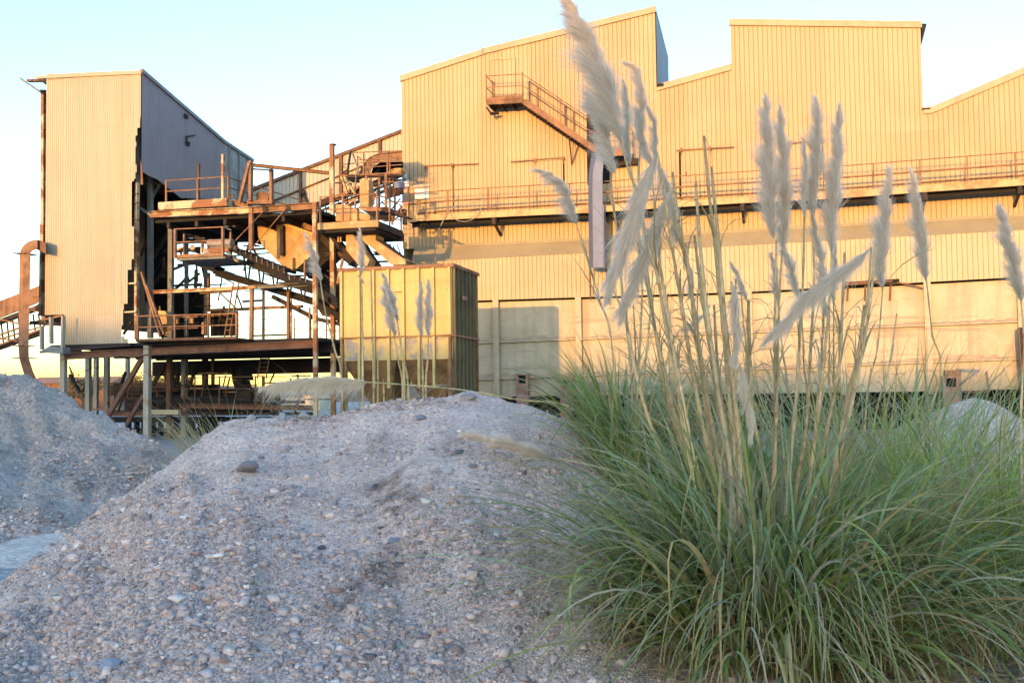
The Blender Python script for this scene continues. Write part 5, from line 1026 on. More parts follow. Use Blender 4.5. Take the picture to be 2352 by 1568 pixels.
HL = Heap([(-700, 900, 20), (-300, 868, 20), (-100, 862, 20), (0, 859, 20), (60, 856, 20), (82, 860, 19.6), (110, 880, 19.4), (150, 896, 19.2), (200, 931, 18.8), (225, 938, 18.6), (260, 957, 18.4), (330, 1001, 18), (390, 1033, 17.6), (450, 1075, 17.2), (520, 1120, 16.8), (650, 1200, 16)], .315, .6, 31, .42, 1.0, .0, .55)
HR = Heap([(1850, 1080, 15), (2000, 1010, 15), (2090, 962, 15), (2150, 936, 15), (2200, 917, 15), (2240, 905, 15), (2262, 908, 15), (2300, 926, 15), (2352, 955, 15), (2450, 1000, 14.5), (2600, 1060, 14)], .48, .6, 41, .12, 1.1, .0)
GP = 'gravel piles in the yard'
HC.mesh('gravel_pile', 'pile', -7.5, 6.5, 4.4, 15.6, .05, 'stony pinkish grey gravel pile filling the foreground', GP)
HL.mesh('gravel_pile', 'pileleft', -13, -2.9, 11.5, 25, .08, 'smooth blue grey ore pile at the left behind the pale track', GP)
HR.mesh('gravel_pile', 'pileright', 3.6, 10, 9.5, 19, .07, 'pale gravel pile behind the grass at the right edge', GP)
# loose stones lying on the heaps (uncountable)
ico = []
gphi = (1+5**.5)/2
for a in (-1, 1):
    for b in (-gphi, gphi): ico += [(0, a, b), (a, b, 0), (b, 0, a)]
ico = np.array(ico, float); ico /= np.linalg.norm(ico[0])
import itertools
el_ = min(np.linalg.norm(ico[0]-q) for q in ico[1:])
ICF = []
for i, j, k in itertools.combinations(range(12), 3):
    if all(abs(np.linalg.norm(ico[a]-ico[b])-el_) < 1e-6 for a, b in ((i, j), (j, k), (i, k))):
        n = np.cross(ico[j]-ico[i], ico[k]-ico[i]); ICF.append((i, j, k) if n@ico[i] > 0 else (i, k, j))
ICF = np.array(ICF)
PAL = np.array([(.51, .405, .33), (.59, .485, .40), (.32, .28, .265), (.40, .36, .34), (.21, .19, .185), (.66, .575, .48), (.54, .41, .31), (.34, .205, .15), (.12, .11, .11), (.76, .69, .60)])
PAL = np.clip(PAL*np.array([1.25, 1.11, 1.10]), 0, .85); PAL = PAL*.72+.28*np.array([.56, .43, .37])
PW = np.array([.22, .14, .16, .12, .11, .08, .08, .035, .04, .015]); PW = PW/PW.sum()
def stones(name, heap, n, x0, x1, y0, y1, smin, smax, expo, label, keep=None):
    x = RNG.uniform(x0, x1, n*3); y = RNG.uniform(y0, y1, n*3)
    yc = np.interp(x/y, heap.a, heap.y); ok = (y < yc+.35) & (np.abs(x/y) < .53)
    if keep is not None: ok &= keep(x, y)
    x = x[ok][:n]; y = y[ok][:n]; n = len(x)
    z = heap.h(x, y)
    zc = np.interp(x/y, heap.a, heap.z)
    big = np.clip(1.25-.75*np.clip(z/1.3, 0, 1)+.35*(y > np.interp(x/y, heap.a, heap.y)-.3)*(x/y < .0), .5, 2)
    dens = fbm(x*1.1+z*.8, y*.8, 77, 4)
    cov = np.clip(.74+1.4*dens+.4*(z < .9)-.08*(z > 1.2), .2, 1) > RNG.random(n); x, y, z, zc, big, dens = x[cov], y[cov], z[cov], zc[cov], big[cov], dens[cov]; n = len(x)
    sz = np.clip(smin*RNG.random(n)**(-expo)*big*(1+.8*dens), smin*.6, smax)
    sc_ = sz[:, None]*RNG.uniform(.55, 1.25, (n, 3))*np.array([1.15, 1.0, .62])
    cubo = np.array([(-1, -1, -1), (1, -1, -1), (1, 1, -1), (-1, 1, -1), (-1, -1, 1), (1, -1, 1), (1, 1, 1), (-1, 1, 1)], float)*.62
    V = (cubo[None]+RNG.uniform(-.30, .30, (n, 8, 3)))*sc_[:, None, :]
    th = RNG.uniform(0, 6.283, n); c, s_ = np.cos(th), np.sin(th); tl = RNG.normal(0, .7, n); ct, st = np.cos(tl), np.sin(tl)
    X = V[..., 0]*c[:, None]-V[..., 1]*s_[:, None]; Yv = V[..., 0]*s_[:, None]+V[..., 1]*c[:, None]; Zv = V[..., 2]
    Y2 = Yv*ct[:, None]-Zv*st[:, None]; Z2 = Yv*st[:, None]+Zv*ct[:, None]
    Pp = np.stack([X+x[:, None], Y2+y[:, None], Z2+(z+sz*.15)[:, None]], -1)
    col = PAL[RNG.choice(len(PAL), n, p=PW)]*RNG.uniform(.8, 1.2, (n, 1))
    if heap.yfoot: col = col*(1-.8*heap.damp(x, y)[:, None])
    f = (np.array([(0, 3, 2, 1), (4, 5, 6, 7), (0, 1, 5, 4), (1, 2, 6, 5), (2, 3, 7, 6), (3, 0, 4, 7)])[None]+(np.arange(n)*8)[:, None, None]).reshape(-1, 4)
    o = raw(name, Pp.reshape(-1, 3), f, 'stone', tint=np.repeat(col, 8, 0)); return tag(o, label, None, None, 'stuff')
stones('loose_stones', HC, 210000, -5.5, 3.2, 4.8, 11.4, .0052, .042, .36, 'loose mixed stones strewn over the foreground gravel pile')
stones('loose_stones', HL, 26000, -10.5, -3, 12.5, 20, .010, .055, .33, 'loose stones on the blue grey ore pile')
stones('loose_stones', HR, 13000, 4, 8.5, 11, 15.3, .012, .05, .33, 'loose stones on the pale pile at the right')
# single rocks that stand out
import bmesh
def rock(px, py, wpx, col, label, flat=.7, sink=.25, heap=None):
    p = (heap or HC).hit(px, py+wpx*.25); r_ = wpx*p[1]/F/2
    bm = bmesh.new(); bmesh.ops.create_icosphere(bm, subdivisions=2, radius=1)
    ax = RNG.uniform(.8, 1.2, 3)*np.array([1, .85, flat]); cut = [(RNG.normal(0, 1, 3), RNG.uniform(.55, .8)) for _ in range(9)]
    for v in bm.verts:
        q = np.array(v.co)
        for n_, d_ in cut:
            n_ = n_/np.linalg.norm(n_); k = q@n_
            if k > d_: q = q-n_*(k-d_)
        v.co = Vector(q*ax*r_*1.15+RNG.normal(0, .02*r_, 3))
    me = bpy.data.meshes.new('rock'); bm.to_mesh(me); bm.free()
    a = me.attributes.new('tint', 'FLOAT_COLOR', 'POINT')
    for i in range(len(me.vertices)): a.data[i].color = (*col, 1)
    me.materials.append(MT['stone']); o = bpy.data.objects.new('rock', me); COL.objects.link(o); o.location = tuple(p+Z3*r_*flat*(1-sink*2)); o.rotation_euler = (0, 0, RNG.uniform(0, 6))
    return tag(o, label, 'rock', 'larger rocks on the gravel pile')
rock(568, 1068, 52, (.26, .21, .20), 'large dull reddish rock half buried high on the left flank of the pile', .5)
rock(1056, 1036, 22, (.13, .14, .15), 'dark slate stone lying near the tip of the pale fallen plume')
rock(1030, 1078, 34, (.44, .40, .37), 'pale sandy lump in the dusty patch below the dark slate stone', .6)
rock(741, 1252, 32, (.19, .12, .12), 'flat dark red stone in the middle of the pile', .4)
rock(1080, 1196, 26, (.52, .50, .49), 'whitish stone on the dark streak low at the right of the pile')
rock(136, 1353, 38, (.42, .37, .34), 'long pale tan rock on the lower left flank of the pile', .55)
rock(253, 1522, 56, (.30, .31, .35), 'big blue grey rock at the bottom left of the picture', .55)
rock(412, 1520, 36, (.38, .26, .20), 'rusty orange rock at the bottom left beside the blue grey one', .6)
rock(1075, 905, 48, (.34, .29, .26), 'brown earthy lump on the very summit of the pile', .6, .3)
rock(648, 958, 26, (.33, .32, .33), 'blocky grey rock on the crest near the left shoulder of the pile', .8)
rock(700, 955, 30, (.36, .33, .31), 'blunt pale rock on the crest right of the blocky grey one', .7)
rock(575, 962, 24, (.37, .34, .32), 'small pale rock on the crest at its left shoulder', .8)
rock(965, 955, 30, (.24, .25, .28), 'dark blue grey stone just under the summit of the pile', .5)
rock(905, 1240, 24, (.24, .24, .29), 'dark bluish cobble in the gully down the pile', .7)
# ------------------------------------------------------------------ pampas grass
def vnorm(a): return a/(np.linalg.norm(a, axis=-1, keepdims=True)+1e-9)
GREEN = np.array([(.24, .30, .075), (.28, .365, .15), (.34, .44, .23), (.19, .255, .055), (.39, .375, .11)]); STRAW = np.array([(.56, .43, .22), (.50, .34, .14), (.60, .50, .33), (.42, .34, .22)])
def blades(parent, name, c, rad, n, ln, lean, droop, width, straw=.12, azc=None, azs=1.0, pal=GREEN, K=13, pw_=1.5, curl=0, ground=None, gl=None):
    """arching grass blades from the crown of a tussock"""
    az = RNG.uniform(0, 2*math.pi, n) if azc is None else RNG.normal(azc, azs, n)
    rr = np.sqrt(RNG.random(n))*rad[0]; ph = az+RNG.normal(0, .7, n)
    bx = c[0]+rr*np.cos(ph); by = c[1]+rr*np.sin(ph)*rad[1]/rad[0]; bz = np.full(n, c[2]) if ground is None else np.asarray(ground(bx, by))-.02
    Ln = RNG.uniform(*ln, n); t0 = np.abs(RNG.normal(lean[0], lean[1], n))*(.4+.9*rr/rad[0]); t1 = t0+RNG.uniform(*droop, n)
    s = np.linspace(0, 1, K); th = t0[:, None]+(t1-t0)[:, None]*s[None]**pw_
    az2 = az[:, None]+curl*RNG.normal(0, 1, (n, 1))*s[None]**1.5
    kk = (RNG.random(n) < .16)[:, None]*RNG.uniform(.5, 1.6, (n, 1))*(s[None] > RNG.uniform(.35, .8, (n, 1))); th = th+kk
    ds = Ln[:, None]/(K-1)
    st = np.sin(th); ct = np.cos(th)
    cum = lambda q: np.concatenate([np.zeros((n, 1)), np.cumsum((q[:, 1:]+q[:, :-1])/2*ds, 1)], 1)
    X = bx[:, None]+cum(st*np.cos(az2)); Yy = by[:, None]+cum(st*np.sin(az2)); Zz = bz[:, None]+cum(ct)
    Zz = np.maximum(Zz, .03+.05*RNG.random((n, 1)))
    W = (width*RNG.uniform(.6, 1.25, n))[:, None]*np.clip((1-s**2.2), .04, 1)[None]*np.clip(.55+s*2.5, 0, 1)[None]/2
    tw_ = az[:, None]+math.pi/2+RNG.normal(0, .5, (n, 1)); ex = np.cos(tw_)*W; ey = np.sin(tw_)*W; ez = W*RNG.normal(0, .35, (n, 1))
    V = np.stack([np.stack([X-ex, Yy-ey, Zz-ez], -1), np.stack([X+ex, Yy+ey, Zz+ez], -1)], 2)
    isS = RNG.random(n) < straw*1.5
    c0 = np.where(isS[:, None], STRAW[RNG.integers(0, len(STRAW), n)], pal[RNG.integers(0, len(pal), n)])*RNG.uniform(.75, 1.3, (n, 1))
    tipS = (RNG.random(n) < .5)[:, None, None]; cc = c0[:, None, :]*np.ones((1, K, 1)); sb = np.clip((s-.55)/.45, 0, 1)[None, :, None]
    cc = np.where(tipS, cc*(1-sb*.7)+STRAW[0]*sb*.7, cc); cc = cc*(1-.35*np.clip(.25-s, 0, 1)[None, :, None]) if False else cc
    T_ = np.repeat(cc[:, :, None, :], 2, 2)
    i = (np.arange(n)*K*2)[:, None]+(np.arange(K-1)*2)[None]; i = i.ravel(); f = np.stack([i, i+1, i+3, i+2], 1)
    return raw(name, V.reshape(-1, 3), f, 'leaf', parent, T_.reshape(-1, 3), smooth=True)
def stalk(parent, pts, Y0, Y1, base, r0=.006, r1=.017, col=(.70, .50, .26)):
    """dry stalk from its head down to the tussock"""
    P_ = [PY(x, y, Y0+(Y1-Y0)*i/max(1, len(pts)-1)) for i, (x, y) in enumerate(pts)]
    if base is not None: P_ = P_+[np.array(base, float)]
    Q = smooth(P_, 16); nn = len(Q); n = 6; al = np.concatenate([[0], np.cumsum(np.linalg.norm(np.diff(np.array(Q), axis=0), axis=1))]); ph_ = RNG.uniform(.2, .34); fr_ = (al/ph_) % 1; ni = np.floor(al/ph_).astype(int); itone = RNG.uniform(.78, 1.18, 60); rs = np.linspace(r0, r1*.82, nn)
    rs = rs*(.86+.34*fr_**1.5)*(1+.06*np.sin(np.arange(nn)*1.9)); v = []; tc_ = []; jt = RNG.uniform(.85, 1.15)
    for i, p in enumerate(Q):
        d = Q[min(i+1, nn-1)]-Q[max(i-1, 0)]; d /= np.linalg.norm(d)+1e-9; e = np.cross(d, [0, 1, 0.01]); e /= np.linalg.norm(e); m_ = np.cross(d, e)
        for k in range(n): a = 2*math.pi*k/n; v.append(p+(e*math.cos(a)+m_*math.sin(a))*rs[i])
        g = .82+.18*i/nn; tc_ += [np.array(col)*jt*g*itone[ni[i] % 60]*(.72 if fr_[i] < .1 else 1)*(1+.06*math.sin(i*2.3))]*n
    f = [(i*n+k, i*n+(k+1) % n, (i+1)*n+(k+1) % n, (i+1)*n+k) for i in range(nn-1) for k in range(n)]
    o = raw('stalk', v, f, 'stalk', parent, np.array(tc_), smooth=True)
    # dry sheath leaves peeling off the stalk
    return o, Q
def sheaths(root, Qs, n):
    V = []; T_ = []; Fq = []; K = 7; b0 = 0
    for _ in range(n):
        Q = Qs[RNG.integers(len(Qs))]; i = RNG.integers(int(len(Q)*.35), len(Q)-1); p = Q[i].copy(); d = Q[i-1]-Q[i]; d = d/np.linalg.norm(d)
        az = RNG.uniform(0, 6.28); out = np.array([math.cos(az), math.sin(az), 0]); Ln = RNG.uniform(.15, .75); wd = RNG.uniform(.006, .016); th1 = RNG.uniform(.8, 3.0); col = STRAW[RNG.integers(len(STRAW))]*RNG.uniform(.8, 1.25)
        for k in range(K):
            s = k/(K-1); th = .15+th1*s**1.4; dr = out*math.sin(th)+d*math.cos(th)
            side = np.array([-out[1], out[0], 0])*wd/2*(1-s**2*.95)+Z3*wd*.2*math.sin(k)
            V += [p-side, p+side]; T_ += [col, col]; p = p+dr*Ln/(K-1)
        Fq += [(b0+2*k, b0+2*k+1, b0+2*k+3, b0+2*k+2) for k in range(K-1)]; b0 += 2*K
    return raw('dry_sheath', np.array(V), Fq, 'leaf', root, np.array(T_), smooth=True)
PLC = np.array([(.95, .81, .66), (.97, .88, .76), (.87, .71, .54), (.80, .62, .42)])
def plume(par, pts, Y, wpx, dens=1.0, bias=(-.25, -.1), kind='up', warm=0.0, ang=None):
    """feathery flower head along pts (base to tip)"""
    Yv = Y if hasattr(Y, '__len__') else [Y]*len(pts)
    Q = np.array(smooth([PY(x, y, yy) for (x, y), yy in zip(pts, Yv)], 8)); sl_ = np.concatenate([[0], np.cumsum(np.linalg.norm(np.diff(Q, axis=0), axis=1))]); Lt = sl_[-1]
    R = 1.32*wpx*np.mean(Yv)/F/2; n = int(2300*dens*(Lt/.8)*(R/.06)**.7)+250; K = 5
    u_ = RNG.random(n)**.9*.985; pos = np.stack([np.interp(u_*Lt, sl_, Q[:, k]) for k in range(3)], 1)
    tg = np.gradient(Q, axis=0); tg = vnorm(tg); T_ = vnorm(np.stack([np.interp(u_*Lt, sl_, tg[:, k]) for k in range(3)], 1))
    rnd = RNG.normal(0, 1, (n, 3)); rad = vnorm(rnd-(rnd*T_).sum(1, keepdims=True)*T_)
    env = np.clip(u_/.14, .55, 1)*np.clip((1.02-u_)/.62, .1, 1)**.75
    A = (RNG.uniform(.25, 1.0, n) if kind == 'up' else RNG.uniform(.10, .5, n)) if ang is None else RNG.uniform(ang[0], ang[1]*1.35, n)
    Ln = R*env*np.exp(RNG.normal(-.12, .38, n))/np.sin(np.maximum(A, .30)); Ln = np.minimum(Ln, .24*Lt*(1.1-.6*u_))
    lump = .75+.5*np.sin(u_*Lt*38+2*rad[:, 0])*np.sin(u_*Lt*17+1); Ln = Ln*lump
    b = np.array([bias[0], 0, bias[1]]); s = np.linspace(0, 1, K)[None, :, None]
    clump = np.sin(u_*Lt*90+rad[:, 0]*5)[:, None]*.16*rad+RNG.normal(0, .08, (n, 3))
    C = pos[:, None]+Ln[:, None, None]*((T_*np.cos(A)[:, None]+rad*np.sin(A)[:, None]+clump)[:, None]*s+(b[None]*RNG.uniform(.5, 1.5, (n, 1)))[:, None]*s**2.0)
    sd_ = vnorm(np.cross(T_, np.array([0, 1, 0.0])+.4*rnd)); wv = (.0019*RNG.uniform(.6, 1.3, n))[:, None, None]*(1-s*.85)*np.mean(Yv)/7
    V = np.stack([C-sd_[:, None]*wv, C+sd_[:, None]*wv], 2).reshape(-1, 3)
    pal = PLC[RNG.choice(4, n, p=[.4, .25, .23, .12])]*RNG.uniform(.85, 1.12, (n, 1))
    pal = pal*(1-warm)+np.array([.95, .84, .60])*warm
    cc = pal[:, None]*(.80+.2*s)+0*s; cc = np.repeat(cc[:, :, None], 2, 2).reshape(-1, 3)
    i = ((np.arange(n)*K*2)[:, None]+(np.arange(K-1)*2)[None]).ravel(); f = np.stack([i, i+1, i+3, i+2], 1)
    o = raw('plume', V, f, 'plume', par, cc)
    # central axis of the head
    return o
def axis(root, pts, Y, r=.004):
    pass
PGRP = 'pampas grass clumps'
def clump(px, Y, label, heap=None, y=None):
    p = PY(px, 1000, Y); p[2] = 0 if heap is None else float(heap.h(p[0], p[1]))
    return thing('pampas_grass', p, label, 'pampas grass', PGRP), p
def head(root, Qs, sp, sY, base, plumes, r0=.006, r1=.016, col=(.70, .50, .26)):
    o, Q = stalk(root, sp, sY[0], sY[1], base, r0, r1, col); Qs.append(Q)
    for a in plumes: plume(o, *a[0], **a[1])
    return o
def P(pts, Y, w_, **k): return ((pts, Y, w_), k)
# --- main clump, right foreground
mA, pA = clump(1750, 6.6, 'tallest foreground pampas clump with thick straw stalks and many grey plumes', HC)
gA = lambda x, y: HC.h(x, y)
def bA(px, Y=6.9):
    p = PY(px, 1400, Y); p[2] = float(HC.h(p[0], p[1])); return p
QA = []
H = lambda sp, sY, bx, pl, **k: head(mA, QA, sp, sY, bA(bx, sY[1]), pl, **k)
H([(1424, 318), (1445, 395), (1464, 445), (1488, 558), (1508, 624), (1521, 697), (1536, 781), (1554, 862), (1569, 972), (1605, 1150)], (6.5, 6.7), 1660, [P([(1424, 322), (1405, 240), (1370, 140), (1335, 60), (1293, -12)], 6.5, 84, dens=2.2, bias=(-.42, -.10)), P([(1412, 400), (1398, 330), (1378, 270), (1350, 215)], 6.6, 62, dens=1.1, bias=(-.5, -.15))], r1=.02)
H([(1402, 395), (1408, 466), (1419, 543), (1426, 635), (1441, 752), (1480, 930), (1560, 1150)], (6.9, 7.2), 1640, [P([(1402, 395), (1392, 340), (1375, 280), (1352, 240)], 6.9, 52, bias=(-.4, -.15))])
H([(1471, 330), (1468, 412), (1480, 560), (1500, 720), (1530, 900), (1590, 1100)], (7.2, 7.3), 1690, [P([(1472, 335), (1474, 270), (1472, 200), (1462, 160), (1437, 146)], 7.2, 44, dens=1.2, bias=(-.45, -.1))])
H([(1446, 372), (1458, 445), (1470, 560), (1490, 680), (1515, 800), (1550, 950), (1600, 1120)], (7.0, 7.1), 1680, [P([(1446, 378), (1440, 300), (1440, 235), (1432, 185)], 7.0, 40, dens=1.1, bias=(-.4, -.1))])
H([(1492, 362), (1500, 430), (1510, 560), (1530, 700), (1560, 900), (1610, 1120)], (7.3, 7.3), 1700, [P([(1503, 372), (1506, 320), (1500, 275), (1486, 245)], 7.3, 34, bias=(-.35, -.1)), P([(1500, 385), (1484, 345), (1470, 300), (1462, 250)], 7.2, 44, bias=(-.3, -.1))])
H([(1510, 349), (1527, 445), (1529, 466), (1551, 613), (1569, 723), (1592, 860), (1625, 1030), (1655, 1160)], (6.6, 6.8), 1720, [P([(1510, 352), (1488, 410), (1462, 480), (1432, 570), (1410, 630), (1391, 690)], 6.55, 46, dens=1.5, bias=(-.1, -.25), kind='hang')], r1=.02)
H([(1548, 428), (1556, 500), (1569, 558), (1584, 649), (1602, 799), (1620, 930), (1650, 1120)], (6.8, 6.9), 1730, [P([(1546, 432), (1522, 490), (1495, 560), (1465, 630), (1440, 690), (1424, 738)], 6.75, 44, dens=1.5, bias=(-.1, -.25), kind='hang'), P([(1508, 372), (1530, 420), (1548, 480), (1556, 545)], 6.9, 48, dens=1.0, bias=(-.3, -.3), kind='hang')], r1=.018)
H([(1783, 552), (1781, 640), (1780, 780), (1782, 900), (1778, 1060)], (7.0, 7.0), 1760, [P([(1777, 548), (1768, 450), (1764, 340), (1759, 222)], 7.0, 54, dens=1.4, bias=(-.2, -.1), ang=(.2, .55))], r1=.018)
H([(1796, 575), (1790, 690), (1786, 820), (1782, 980)], (7.1, 7.0), 1770, [P([(1798, 575), (1802, 480), (1800, 360), (1790, 248)], 7.1, 46, dens=1.3, bias=(-.15, -.1), ang=(.2, .5))], r1=.017)
H([(1865, 492), (1868, 560), (1870, 650), (1862, 800), (1850, 1000), (1830, 1120)], (7.0, 7.0), 1800, [P([(1866, 498), (1870, 420), (1878, 330), (1876, 226)], 7.0, 52, dens=1.4, bias=(-.25, -.1), ang=(.2, .55))], r1=.017)
H([(1847, 498), (1845, 620), (1838, 760), (1826, 950), (1810, 1130)], (6.8, 6.8), 1790, [P([(1848, 505), (1847, 440), (1850, 380), (1846, 318)], 6.8, 36, dens=.7, bias=(-.2, -.1))], r1=.018)
H([(1910, 582), (1904, 700), (1893, 820), (1878, 960), (1855, 1140)], (6.9, 6.9), 1815, [P([(1910, 582), (1912, 480), (1922, 370), (1928, 243)], 6.9, 46, dens=1.4, bias=(-.2, -.1), ang=(.2, .5))], r1=.018)
H([(1893, 640), (1890, 760), (1880, 900), (1860, 1100)], (7.2, 7.2), 1800, [P([(1895, 690), (1890, 620), (1878, 560), (1866, 492)], 7.2, 34, bias=(-.15, -.1), ang=(.2, .5))])
H([(2001, 568), (1992, 690), (1972, 800), (1945, 930), (1915, 1080)], (6.5, 6.7), 1840, [P([(2000, 570), (1960, 605), (1910, 640), (1850, 690), (1800, 745), (1750, 790)], 6.4, 40, dens=1.3, bias=(-.1, -.25), kind='hang')], r1=.016)
H([(1690, 640), (1687, 760), (1690, 900), (1690, 1060)], (6.6, 6.7), 1740, [P([(1680, 645), (1690, 700), (1693, 770), (1690, 840)], 6.5, 34, dens=1.2, bias=(-.1, -.25), kind='hang'), P([(1700, 835), (1712, 900), (1722, 960), (1726, 1012)], 6.5, 40, dens=1.0, bias=(-.1, -.2), kind='hang', warm=.3)], r1=.015)
# bare stalks
for sp, r1 in (([(1617, 312), (1628, 440), (1640, 540), (1662, 760), (1690, 1080)], .019), ([(1634, 383), (1643, 480), (1652, 570), (1668, 760), (1700, 1060)], .018), ([(1545, 395), (1560, 520), (1585, 650), (1604, 790), (1640, 1040)], .02), ([(1598, 420), (1606, 540), (1622, 700), (1650, 900), (1680, 1100)], .02), ([(1595, 540), (1612, 680), (1640, 860), (1665, 1080)], .02), ([(1520, 630), (1540, 760), (1565, 900), (1600, 1080)], .019), ([(1575, 560), (1592, 700), (1622, 900), (1660, 1120)], .021), ([(1640, 700), (1650, 860), (1670, 1000), (1690, 1150)], .02), ([(1940, 580), (1935, 700), (1925, 860), (1890, 1040)], .014), ([(2012, 560), (2000, 680), (1975, 840), (1935, 1020)], .014), ([(1720, 690), (1722, 800), (1730, 950)], .012), ([(1985, 700), (1965, 860), (1925, 1060)], .017)):
    Yq = RNG.uniform(6.5, 7.2); H(sp, (Yq, Yq), 1640+RNG.uniform(0, 90) if sp[0][0] < 1700 else 1830, [], r0=.009, r1=r1)
o, Q = stalk(mA, [(1617, 314), (1626, 330), (1632, 352), (1630, 378)], 6.8, 6.8, None, .004, .002)
# fallen head lying on the heap
hp_ = HC.hit(1262, 1052); hq_ = HC.hit(1150, 1020)
H([(1258, 1050), (1330, 1062), (1420, 1086), (1500, 1125)], (hp_[1]-.45, 7.6), 1660, [P([(1265, 1052), (1210, 1035), (1140, 1015), (1066, 998)], [hp_[1]-.45, hp_[1]-.5, hp_[1]-.5, hp_[1]-.45], 36, dens=3.0, bias=(.1, .0), kind='hang', warm=.0)], r0=.008, r1=.012)
sheaths(mA, QA, 420)
blades(mA, 'foliage', pA, (.60, .50), 520, (1.0, 1.95), (.24, .18), (.5, 1.8), .024, .14, ground=gA, curl=.15)
blades(mA, 'foliage', pA+np.array([-.15, -.35, 0]), (.50, .45), 300, (.9, 1.9), (.45, .28), (1.1, 2.3), .021, .28, azc=math.pi*1.25, azs=.8, ground=gA, curl=.2)
blades(mA, 'foliage', pA+np.array([.35, -.1, 0]), (.5, .45), 430, (.9, 2.0), (.40, .28), (.8, 2.1), .021, .2, azc=-.35, azs=.8, ground=gA, curl=.2)
blades(mA, 'foliage', pA+np.array([-.25, -.1, 0]), (.45, .4), 190, (1.5, 2.4), (.62, .2), (.9, 1.8), .011, .2, azc=math.pi*1.02, azs=.5, ground=gA, curl=.15)
blades(mA, 'foliage', pA+np.array([0, -.4, 0]), (.65, .35), 300, (.9, 1.8), (.40, .25), (1.5, 2.6), .020, .22, azc=-math.pi/2, azs=.6, ground=gA, curl=.2)
blades(mA, 'foliage', pA+np.array([0, -.05, 0]), (.75, .6), 800, (.5, 1.25), (.25, .2), (.3, 1.2), .022, .06, ground=gA, curl=.15, pal=GREEN*np.array([.42, .5, .5]))  # short blades darkened to paint shaded depth into the tussock base
blades(mA, 'dead_leaves', pA+np.array([0, -.3, 0]), (.85, .65), 850, (.25, .9), (1.0, .35), (.5, 1.2), .012, 1.0, ground=gA, curl=.6)
blades(mA, 'dead_leaves', pA, (.6, .5), 480, (.5, 1.7), (.6, .35), (.9, 2.4), .013, 1.0, ground=gA, curl=.5)
# --- second clump behind the crest
mB, pB = clump(1452, 9.6, 'dark green upright pampas clump on the shoulder of the pile before the hall', HC)
QB = []; gB = lambda x, y: HC.h(x, y)
bB = lambda px, Y=9.6: np.array([PY(px, 1000, Y)[0], Y, float(HC.h(PY(px, 1000, Y)[0], Y))])
head(mB, QB, [(1322, 510), (1350, 600), (1378, 690), (1405, 790)], (9.4, 9.5), bB(1420), [P([(1324, 515), (1305, 455), (1280, 412), (1238, 392)], 9.4, 46, dens=1.4, bias=(-.5, -.35))], r0=.006, r1=.012)
for sp in ([(1478, 560), (1474, 700), (1465, 880)], [(1425, 640), (1440, 760), (1452, 900)], [(1500, 620), (1490, 760), (1475, 900)], [(1455, 700), (1460, 820), (1462, 950)]): head(mB, QB, sp, (9.7, 9.6), bB(1450), [], r1=.016)
head(mB, QB, [(1560, 760), (1530, 830), (1500, 900)], (9.3, 9.4), bB(1470), [P([(1560, 760), (1600, 740), (1630, 700)], 9.3, 22, bias=(0, -.2)), P([(1580, 690), (1590, 640), (1570, 600)], 9.6, 24)], r1=.01)
hf = [10.9, 11.05, 11.25, 11.3]
o, Q = stalk(mB, [(830, 877), (940, 884), (1050, 894), (1180, 916), (1330, 944)], 11.3, 10.8, bB(1420), .008, .013, (.55, .44, .20)); QB.append(Q)
plume(o, [(842, 878), (760, 872), (680, 876), (598, 890)], [11.3, 11.4, 11.5, 11.6], 31, dens=1.6, bias=(-.1, -.75), warm=.35)
sheaths(mB, QB, 50)
blades(mB, 'foliage', pB, (.30, .4), 420, (.9, 1.55), (.24, .13), (.4, 1.5), .022, .05, ground=gB, curl=.12)
blades(mB, 'foliage', pB, (.35, .4), 170, (.8, 1.6), (.5, .2), (.9, 1.7), .012, .12, ground=gB, curl=.2)
# --- clump behind at right
mC, pC = clump(1960, 9.9, 'bluish pampas clump behind the tall one with slim plumes near the right of the hall', HC)
QC = []; gC = lambda x, y: HC.h(x, y)
bC = lambda px, Y: np.array([PY(px, 1000, Y)[0], Y, float(HC.h(PY(px, 1000, Y)[0], Y))])
for sp, pl in (([(1838, 668), (1845, 780), (1860, 920)], [P([(1836, 690), (1818, 620), (1800, 570), (1786, 520)], 9.6, 28)]), ([(1786, 690), (1800, 820), (1830, 960)], [P([(1788, 695), (1782, 640), (1772, 580)], 9.7, 26)]), ([(2028, 655), (2015, 800), (1990, 930)], [P([(2026, 662), (2024, 590), (2034, 490), (2046, 386)], 9.4, 40, dens=1.5, bias=(-.3, -.1), ang=(.2, .55))]),
               ([(2126, 625), (2140, 760), (2150, 900)], [P([(2127, 648), (2120, 570), (2108, 480), (2094, 394)], 9.5, 34, dens=1.5, bias=(-.2, -.1), ang=(.2, .5))]), ([(1717, 690), (1718, 800), (1740, 940)], [P([(1716, 692), (1702, 650), (1678, 604)], 9.8, 24)]), ([(1905, 660), (1905, 800), (1910, 930)], [P([(1905, 740), (1890, 680), (1880, 640)], 9.8, 26)]), ([(1915, 700), (1915, 820), (1920, 950)], [P([(1914, 700), (1916, 640), (1920, 560)], 9.6, 26, ang=(.2, .5))])):
    head(mC, QC, sp, (9.5, 9.8), bC(1960, 9.8), pl, r1=.013)
for sp in ([(1718, 710), (1725, 830), (1760, 960)], [(2060, 720), (2040, 850), (2010, 960)], [(1700, 640), (1712, 780), (1740, 950)]): head(mC, QC, sp, (9.9, 9.9), bC(1940, 9.9), [], r1=.012)
blades(mC, 'foliage', pC, (1.25, .5), 900, (1.4, 2.7), (.18, .12), (.35, 1.5), .018, .12, ground=gC, curl=.12, pal=GREEN*np.array([1.1, 1.15, 1.35]))
